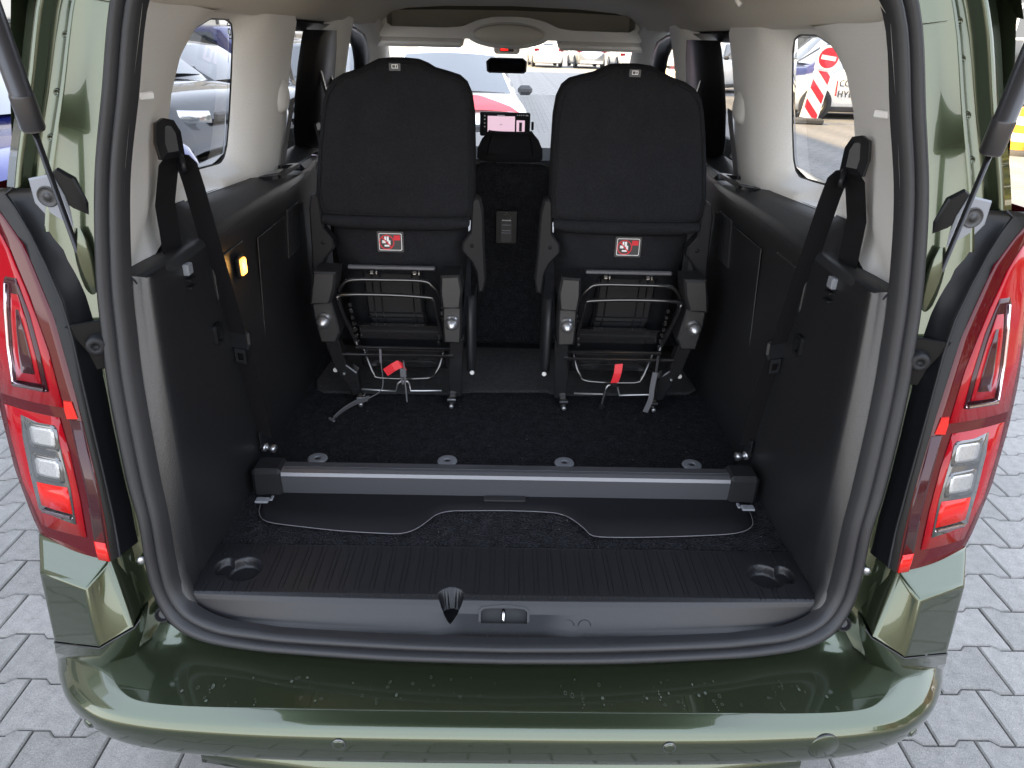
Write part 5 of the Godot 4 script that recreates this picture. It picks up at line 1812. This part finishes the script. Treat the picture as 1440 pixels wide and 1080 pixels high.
# ---------------------------------------------------------------- other vehicles and street furniture
# car: local +z is the front; c = {l, w, h, belt, hood, cowl, roof0, roof1, tail}
func make_car(called: String, label: String, category: String, at: Vector3, turn: float, body: Material, c: Dictionary, group := "") -> Node3D:
	var t := thing(called, label, category, at, turn, group)
	var l: float = c.l; var w: float = c.w / 2; var h: float = c.h; var belt: float = c.belt; var hood: float = c.hood
	var z := func(q: float) -> float: return l / 2 - q     # distance from the nose
	var rows := []
	var stn := [[0.0, .30, .52, .80, .30], [.03, .22, .62, .88, .25], [.15, .19, hood - .12, .945, .2], [.45, .19, hood - .03, .985, .2], [c.cowl - .15, .2, hood + .02, 1.0, .2], [c.cowl + .25, .2, belt, 1.0, .2], [l * .55, .2, belt + .01, 1.0, .2], [l - .9, .2, belt + .03, .995, .2], [l - .3, .22, belt + .03, .96, .22], [l - .06, .28, belt - .03, .90, .28], [l, .38, belt - .18, .84, .36]]
	for s in stn:
		var ww: float = w * s[3]; var y0: float = s[1]; var y1: float = s[2]; var zz: float = z.call(s[0])
		var half := [[.0, y0 - .02], [.86, y0 - .01], [.95, y0 + .03], [.985, lerpf(y0, y1, .25)], [1.0, lerpf(y0, y1, .5)], [.99, lerpf(y0, y1, .74)], [.965, lerpf(y0, y1, .90)], [.90, y1 - .012], [.80, y1 + .004], [.4, y1 + .03], [0.0, y1 + .036]]
		var row := []
		for q in half: row.append(Vector3(ww * q[0], q[1], zz))
		for i in range(half.size() - 2, 0, -1): row.append(Vector3(-ww * half[i][0], half[i][1], zz))
		rows.append(row)
	begin()
	grid(rows, true)
	for e in [0, rows.size() - 1]:
		for k in range(1, rows[e].size() - 1): tri(rows[e][0], rows[e][k], rows[e][k + 1])
	var bd := put("body", body, t)
	# cabin
	var cab := []
	var y0: float = belt - .02
	for s in [[c.cowl, hood + .03, .90, .86], [lerpf(c.cowl, c.roof0, .5), lerpf(hood, h, .485), .90, .76], [c.roof0, h - .03, .90, .66], [c.roof0 + .25, h, .90, .645], [lerpf(c.roof0, c.roof1, .55), h + .01, .90, .645], [c.roof1, h - .03, .89, .63], [lerpf(c.roof1, c.tail, .55), lerpf(h, belt, .45), .87, .66], [c.tail, belt + .02, .84, .76]]:
		var zz: float = z.call(s[0]); var yt: float = s[1]
		var row := [Vector3(w * s[2], y0, zz), Vector3(w * lerpf(s[2], s[3], .5) + .012, lerpf(y0, yt, .5), zz), Vector3(w * s[3] + .035, yt - .06, zz), Vector3(w * s[3] - .01, yt - .02, zz), Vector3(w * s[3] * .6, yt, zz), Vector3(0, yt + .012, zz)]
		for i in range(4, -1, -1): row.append(Vector3(-row[i].x, row[i].y, zz))
		cab.append(row)
	begin()
	grid(cab)
	put("cabin", body, t)
	# glass: windscreen, rear glass, side windows, a little proud of the cabin
	begin()
	var ws := []
	for k in 5:
		var q := .10 + .82 * k / 4.0
		var zz: float = z.call(lerpf(c.cowl, c.roof0, q)) + .035
		var yt := lerpf(hood + .05, h - .015, q)
		var hw := w * lerpf(.83, .64, q)
		var row := []
		for j in 7:
			var u := -1.0 + j / 3.0
			row.append(Vector3(u * hw, yt - .030 * u * u + .012, zz - .07 * u * u))
		ws.append(row)
	grid(ws)
	put("windscreen", M.car_glass, t)
	begin()
	var rg := []
	for k in 4:
		var q := .12 + .72 * k / 3.0
		var zz: float = z.call(lerpf(c.roof1, c.tail, q)) - .03
		var yt := lerpf(h - .01, belt + .05, q)
		var row := []
		for j in 7:
			var u := -1.0 + j / 3.0
			row.append(Vector3(u * w * lerpf(.60, .70, q), yt - .02 * u * u, zz + .05 * u * u))
		rg.append(row)
	grid(rg)
	put("rear_window", M.car_glass, t)
	for s in [-1.0, 1.0]:
		for q in [[c.cowl + .55, lerpf(c.roof0, c.roof1, .40) - .04], [lerpf(c.roof0, c.roof1, .40) + .04, c.roof1 + .15]]:
			begin()
			var za: float = z.call(q[0]); var zb: float = z.call(q[1])
			var lean0: float = .42 if q[0] < c.roof0 else .02
			var lean1: float = .02 if q[1] < c.roof1 else .22
			var sr := []
			for k in 4:
				var v := k / 3.0
				var y := lerpf(belt + .03, h - .10, v)
				var x: float = s * (w * lerpf(.895, .70, v) + .012 + .018 * sin(PI * v) + .012)
				sr.append([Vector3(x, y, za - lean0 * v), Vector3(x + s * .004, y, lerpf(za - lean0 * v, zb + lean1 * v, .5)), Vector3(x, y, zb + lean1 * v)])
			grid(sr)
			put("side_window", M.car_glass, t)
		# mirror, lamps, handles
		begin(-1)
		rbox(Vector3(s * (w + .055), belt + .05, z.call(c.cowl + .50)), Vector3(.19, .12, .10), .04)
		put("wing_mirror", M.car_black, t)
		begin()
		var hl := []
		for k in 5:
			var u := k / 4.0
			var x: float = s * w * lerpf(.50, .955, u)
			var zz: float = z.call(lerpf(.055, .42, u * u))
			hl.append([Vector3(x, hood - .13 - .02 * (1 - u), zz + .055), Vector3(x + s * .006, hood - .19, zz + .075), Vector3(x, hood - .26 + .04 * u, zz + .075)])
		grid(hl)
		put("headlight", M.head_lamp, t)
		begin(-1)
		rbox(Vector3(s * w * .80, belt - .12, z.call(l - .035)), Vector3(w * .34, .16, .10), .03)
		put("rear_lamp", M.red_lens, t)
		for q in [c.roof0 + .35, c.roof1 - .25]:
			begin(-1)
			rbox(Vector3(s * (w * .992), belt - .13, z.call(q)), Vector3(.02, .025, .16), .008)
			put("door_handle", body, t)
		begin(-1)
		rbox(Vector3(s * w * .955, .23, z.call(l * .5)), Vector3(.06, .12, l * .46), .02)
		put("side_skirt", M.car_black, t)
		for q in [.86, l - .88]:
			begin()
			lathe([[.385, -.02], [.385, .006], [.37, .010], [.0, .010]], face(Vector3(s * w * .992, .335, z.call(q)), Vector3(s, 0, 0)), 24)
			put("wheel_arch", M.car_black, t)
			wheel(t, Vector3(s * (w - .085), .325, z.call(q)), .325, s, .21)
	begin(-1)
	rbox(Vector3(0, .36, z.call(-.0)), Vector3(w * 1.15, .20, .05), .03)
	rbox(Vector3(0, hood - .22, z.call(.035)), Vector3(w * .8, .09, .05), .02)
	put("grille", M.car_black, t)
	begin(-1)
	rbox(Vector3(0, .50, z.call(-.03)), Vector3(.52, .11, .012), .003)
	put("number_plate", M.white, t)
	begin(-1)
	rbox(Vector3(0, belt - .22, z.call(l + .005)), Vector3(.52, .11, .02), .003)
	rbox(Vector3(0, .34, z.call(l - .02)), Vector3(w * 1.5, .16, .06), .02)
	put("rear_plate", M.white, t)
	return t

func street() -> void:
	var hatch := {"l": 4.37, "w": 1.79, "h": 1.44, "belt": .93, "hood": .88, "cowl": 1.02, "roof0": 1.95, "roof1": 3.35, "tail": 4.15}
	var suv := {"l": 4.5, "w": 1.85, "h": 1.66, "belt": 1.08, "hood": 1.04, "cowl": 1.15, "roof0": 1.95, "roof1": 3.75, "tail": 4.38}
	var box := {"l": 4.6, "w": 1.85, "h": 1.86, "belt": 1.12, "hood": 1.08, "cowl": .85, "roof0": 1.6, "roof1": 4.2, "tail": 4.52}
	var white := paint(lin(.74, .74, .72), 0.0, .35); var silver := paint(lin(.42, .44, .46), .7, .3); var blue := paint(lin(.012, .016, .11), .4, .25)
	var grey := paint(lin(.07, .075, .08), .5, .3); var black := paint(lin(.012, .012, .014), .2, .25); var coal := paint(lin(.022, .023, .026), .2, .3); var pale := paint(lin(.48, .50, .58), .5, .3)
	# parked nose to nose with the van, seen through the windscreen
	var f := make_car("parked_hatchback", "white hatchback with red stripes on its bonnet, parked facing the van's windscreen", "car", Vector3(-.78, 0, -10.6), .10, white, hatch)
	begin()
	var rows := []
	for k in 6:
		var q := .18 + .80 * k / 5.0
		var row := []
		for j in 5:
			var u := lerpf(-.80 + .12 * k, .86 - .10 * k, j / 4.0)
			row.append(Vector3(u * .84, lerpf(.80, .90, sqrt(k / 5.0)) + .052 - .035 * u * u, 2.185 - q))
		rows.append(row)
	grid(rows)
	put("bonnet_stripe", M.red_print, f)
	# line of angled cars on the left
	var specs := [["pale silver hatchback nearest the van in the left-hand line of parked cars", pale, hatch], ["blue hatchback second from the van in the left-hand line", blue, hatch], ["black crossover third in the left-hand line of parked cars", black, suv], ["charcoal hatchback fourth in the left-hand line of parked cars", coal, hatch], ["dark blue crossover fifth in the left-hand line of parked cars", blue, suv], ["silver hatchback sixth in the left-hand line of parked cars", silver, hatch], ["black hatchback seventh in the left-hand line of parked cars", black, hatch]]
	for k in specs.size():
		make_car("parked_car", specs[k][0], "car", Vector3(-4.75, 0, -3.6 - 2.55 * k), 1.15, specs[k][1], specs[k][2], "cars in the left-hand line")
	make_car("parked_car", "dark car standing left beyond the windscreen beside the striped hatchback", "car", Vector3(-3.2, 0, -13.4), .5, black, hatch)
	# right: white car with lettering, blue car and silver van behind it
	var wc := make_car("white_hatchback", "white hatchback with lettering on its door behind the no-entry board", "car", Vector3(8.75, 0, -19.0), -1.62, white, hatch)
	var tx := TextMesh.new(); tx.text = "COROLLA\nHYBRID"; tx.font_size = 20; tx.pixel_size = .0098; tx.depth = .004; tx.horizontal_alignment = HORIZONTAL_ALIGNMENT_LEFT; tx.line_spacing = -4
	var dl := put("door_lettering", M.label_base, wc, tx)
	# the side that faces the camera is the car's left (+x)
	dl.transform = Transform3D(Basis(Vector3(0, 0, -1), Vector3.UP, Vector3(1, 0, 0)), Vector3(.905, .70, .86))
	begin(-1)
	rbox(Vector3(.905, .70, .90), Vector3(.006, .34, .03), .001, Basis(Vector3.RIGHT, .06))
	put("red_bar", M.red_print, wc)
	make_car("blue_hatchback", "dark blue hatchback parked behind the lettered white hatchback", "car", Vector3(9.2, 0, -21.6), -1.62, blue, suv)
	make_car("silver_van", "pale silver van behind the dark blue hatchback", "van", Vector3(10.6, 0, -25.2), -1.60, silver, box)
	make_car("white_crossover", "white crossover facing left, seen through the right sliding door window", "car", Vector3(7.2, 0, -27.8), -.75, white, suv)
	make_car("silver_hatchback", "silver hatchback behind the white crossover on the right", "car", Vector3(8.6, 0, -32.5), -.9, silver, hatch)
	# sunlit row far ahead
	var far := [["far white crossover at the left end of the sunlit row ahead", white, suv, 2.4], ["far silver crossover second in the sunlit row ahead", silver, suv, 5.0], ["far white hatchback third in the sunlit row ahead", white, hatch, 7.6], ["far white crossover fourth in the sunlit row ahead", white, suv, 10.2], ["far silver hatchback fifth in the sunlit row ahead", silver, hatch, 12.8]]
	for q in far:
		make_car("far_car", q[0], "car", Vector3(q[3], 0, -49.5), PI + .06, q[1], q[2], "sunlit row far ahead")
	make_car("far_right_car", "white car standing in front of the white bar fence at right", "car", Vector3(18.4, 0, -25.0), -1.7, white, hatch)
	# no-entry board on a rubber foot
	var sg := thing("no_entry_board", "leaning red and white striped board with round no-entry sign", "traffic sign", Vector3(6.80, 0, -17.0), -.12)
	var lean := Basis(Vector3.BACK, -.13)
	begin(-1)
	rbox(Vector3(.0, .06, .05), Vector3(.62, .12, .34), .03); rbox(Vector3(-.42, .045, -.05), Vector3(.36, .09, .30), .03)
	put("rubber_foot", M.rubber, sg)
	begin(-1)
	rbox(lean * Vector3(0, .62, 0), Vector3(.40, 1.02, .03), .006, lean)
	var board := put("striped_board", M.white, sg)
	for k in 3:
		begin(-1)
		var y0 := .12 + k * .40
		var p := PackedVector2Array([Vector2(-.17, y0 + .22), Vector2(.17, y0 - .08), Vector2(.17, y0 + .10), Vector2(-.17, y0 + .40)])
		var cl := Geometry2D.intersect_polygons(p, PackedVector2Array([Vector2(-.17, .14), Vector2(.17, .14), Vector2(.17, 1.10), Vector2(-.17, 1.10)]))
		if cl.size(): prism(cl[0], Transform3D(lean, lean * Vector3(0, 0, .0155)), .002, 0)
		else: rbox(lean * Vector3(0, .2, .016), Vector3(.01, .01, .002), .0005, lean)
		put("red_stripe", M.red_print, board)
	begin(-1)
	rbox(lean * Vector3(.01, 1.37, .02), Vector3(.47, .48, .02), .006, lean)
	var plate := put("sign_plate", M.white, sg)
	begin(-1)
	prism(circle2(.205, 30), Transform3D(lean, lean * Vector3(.01, 1.37, .0305)), .003, 0)
	put("red_disc", M.red_print, plate)
	begin(-1)
	rbox(lean * Vector3(.01, 1.37, .0345), Vector3(.31, .085, .003), .001, lean)
	put("white_bar", M.white_print, plate)
	# orange and white warning post at the right edge
	var bc := thing("warning_post", "orange and white banded warning post on the sunlit paving at right", "bollard", Vector3(8.72, 0, -12.6))
	begin()
	lathe([[.26, 0.0], [.26, .06], [.17, .08], [.16, .09]], face(Vector3.ZERO, Vector3.UP), 20)
	put("foot", M.rubber, bc)
	for k in 5:
		begin()
		lathe([[.155 - k * .008, .09 + k * .13], [.150 - k * .008, .22 + k * .13]], face(Vector3.ZERO, Vector3.UP), 20)
		put("band", M.orange if k % 2 == 0 else M.white, bc)
	begin()
	lathe([[.118, .74], [.10, .76], [0, .765]], face(Vector3.ZERO, Vector3.UP), 20)
	put("cap", M.orange, bc)
	# white bar fence with dark glazing behind
	var fe := thing("bar_fence", "tall white bar fence at the far right", "fence", Vector3(20.5, 0, -30.0))
	for k in 30:
		begin(-1)
		rbox(Vector3(-7 + k * .48, 1.6, 0), Vector3(.06, 3.2, .06), .01)
		put("bar", M.white, fe)
	for y in [1.05, 2.0, 3.15]:
		begin(-1)
		rbox(Vector3(0, y, .0), Vector3(14.4, .08, .075), .01)
		put("rail", M.white, fe)
	var of := thing("glass_office", "dark glazed office block behind the white bar fence", "building", Vector3(24, 0, -42.0))
	begin(-1)
	rbox(Vector3(0, 3.5, 0), Vector3(24, 7.0, 8.0), .05)
	put("wall", M.dark_frame, of)
	for k in 8:
		begin(-1)
		rbox(Vector3(-10.5 + k * 3.0, 3.4, 4.03), Vector3(2.6, 6.2, .08), .02)
		put("pane", M.car_glass, of)
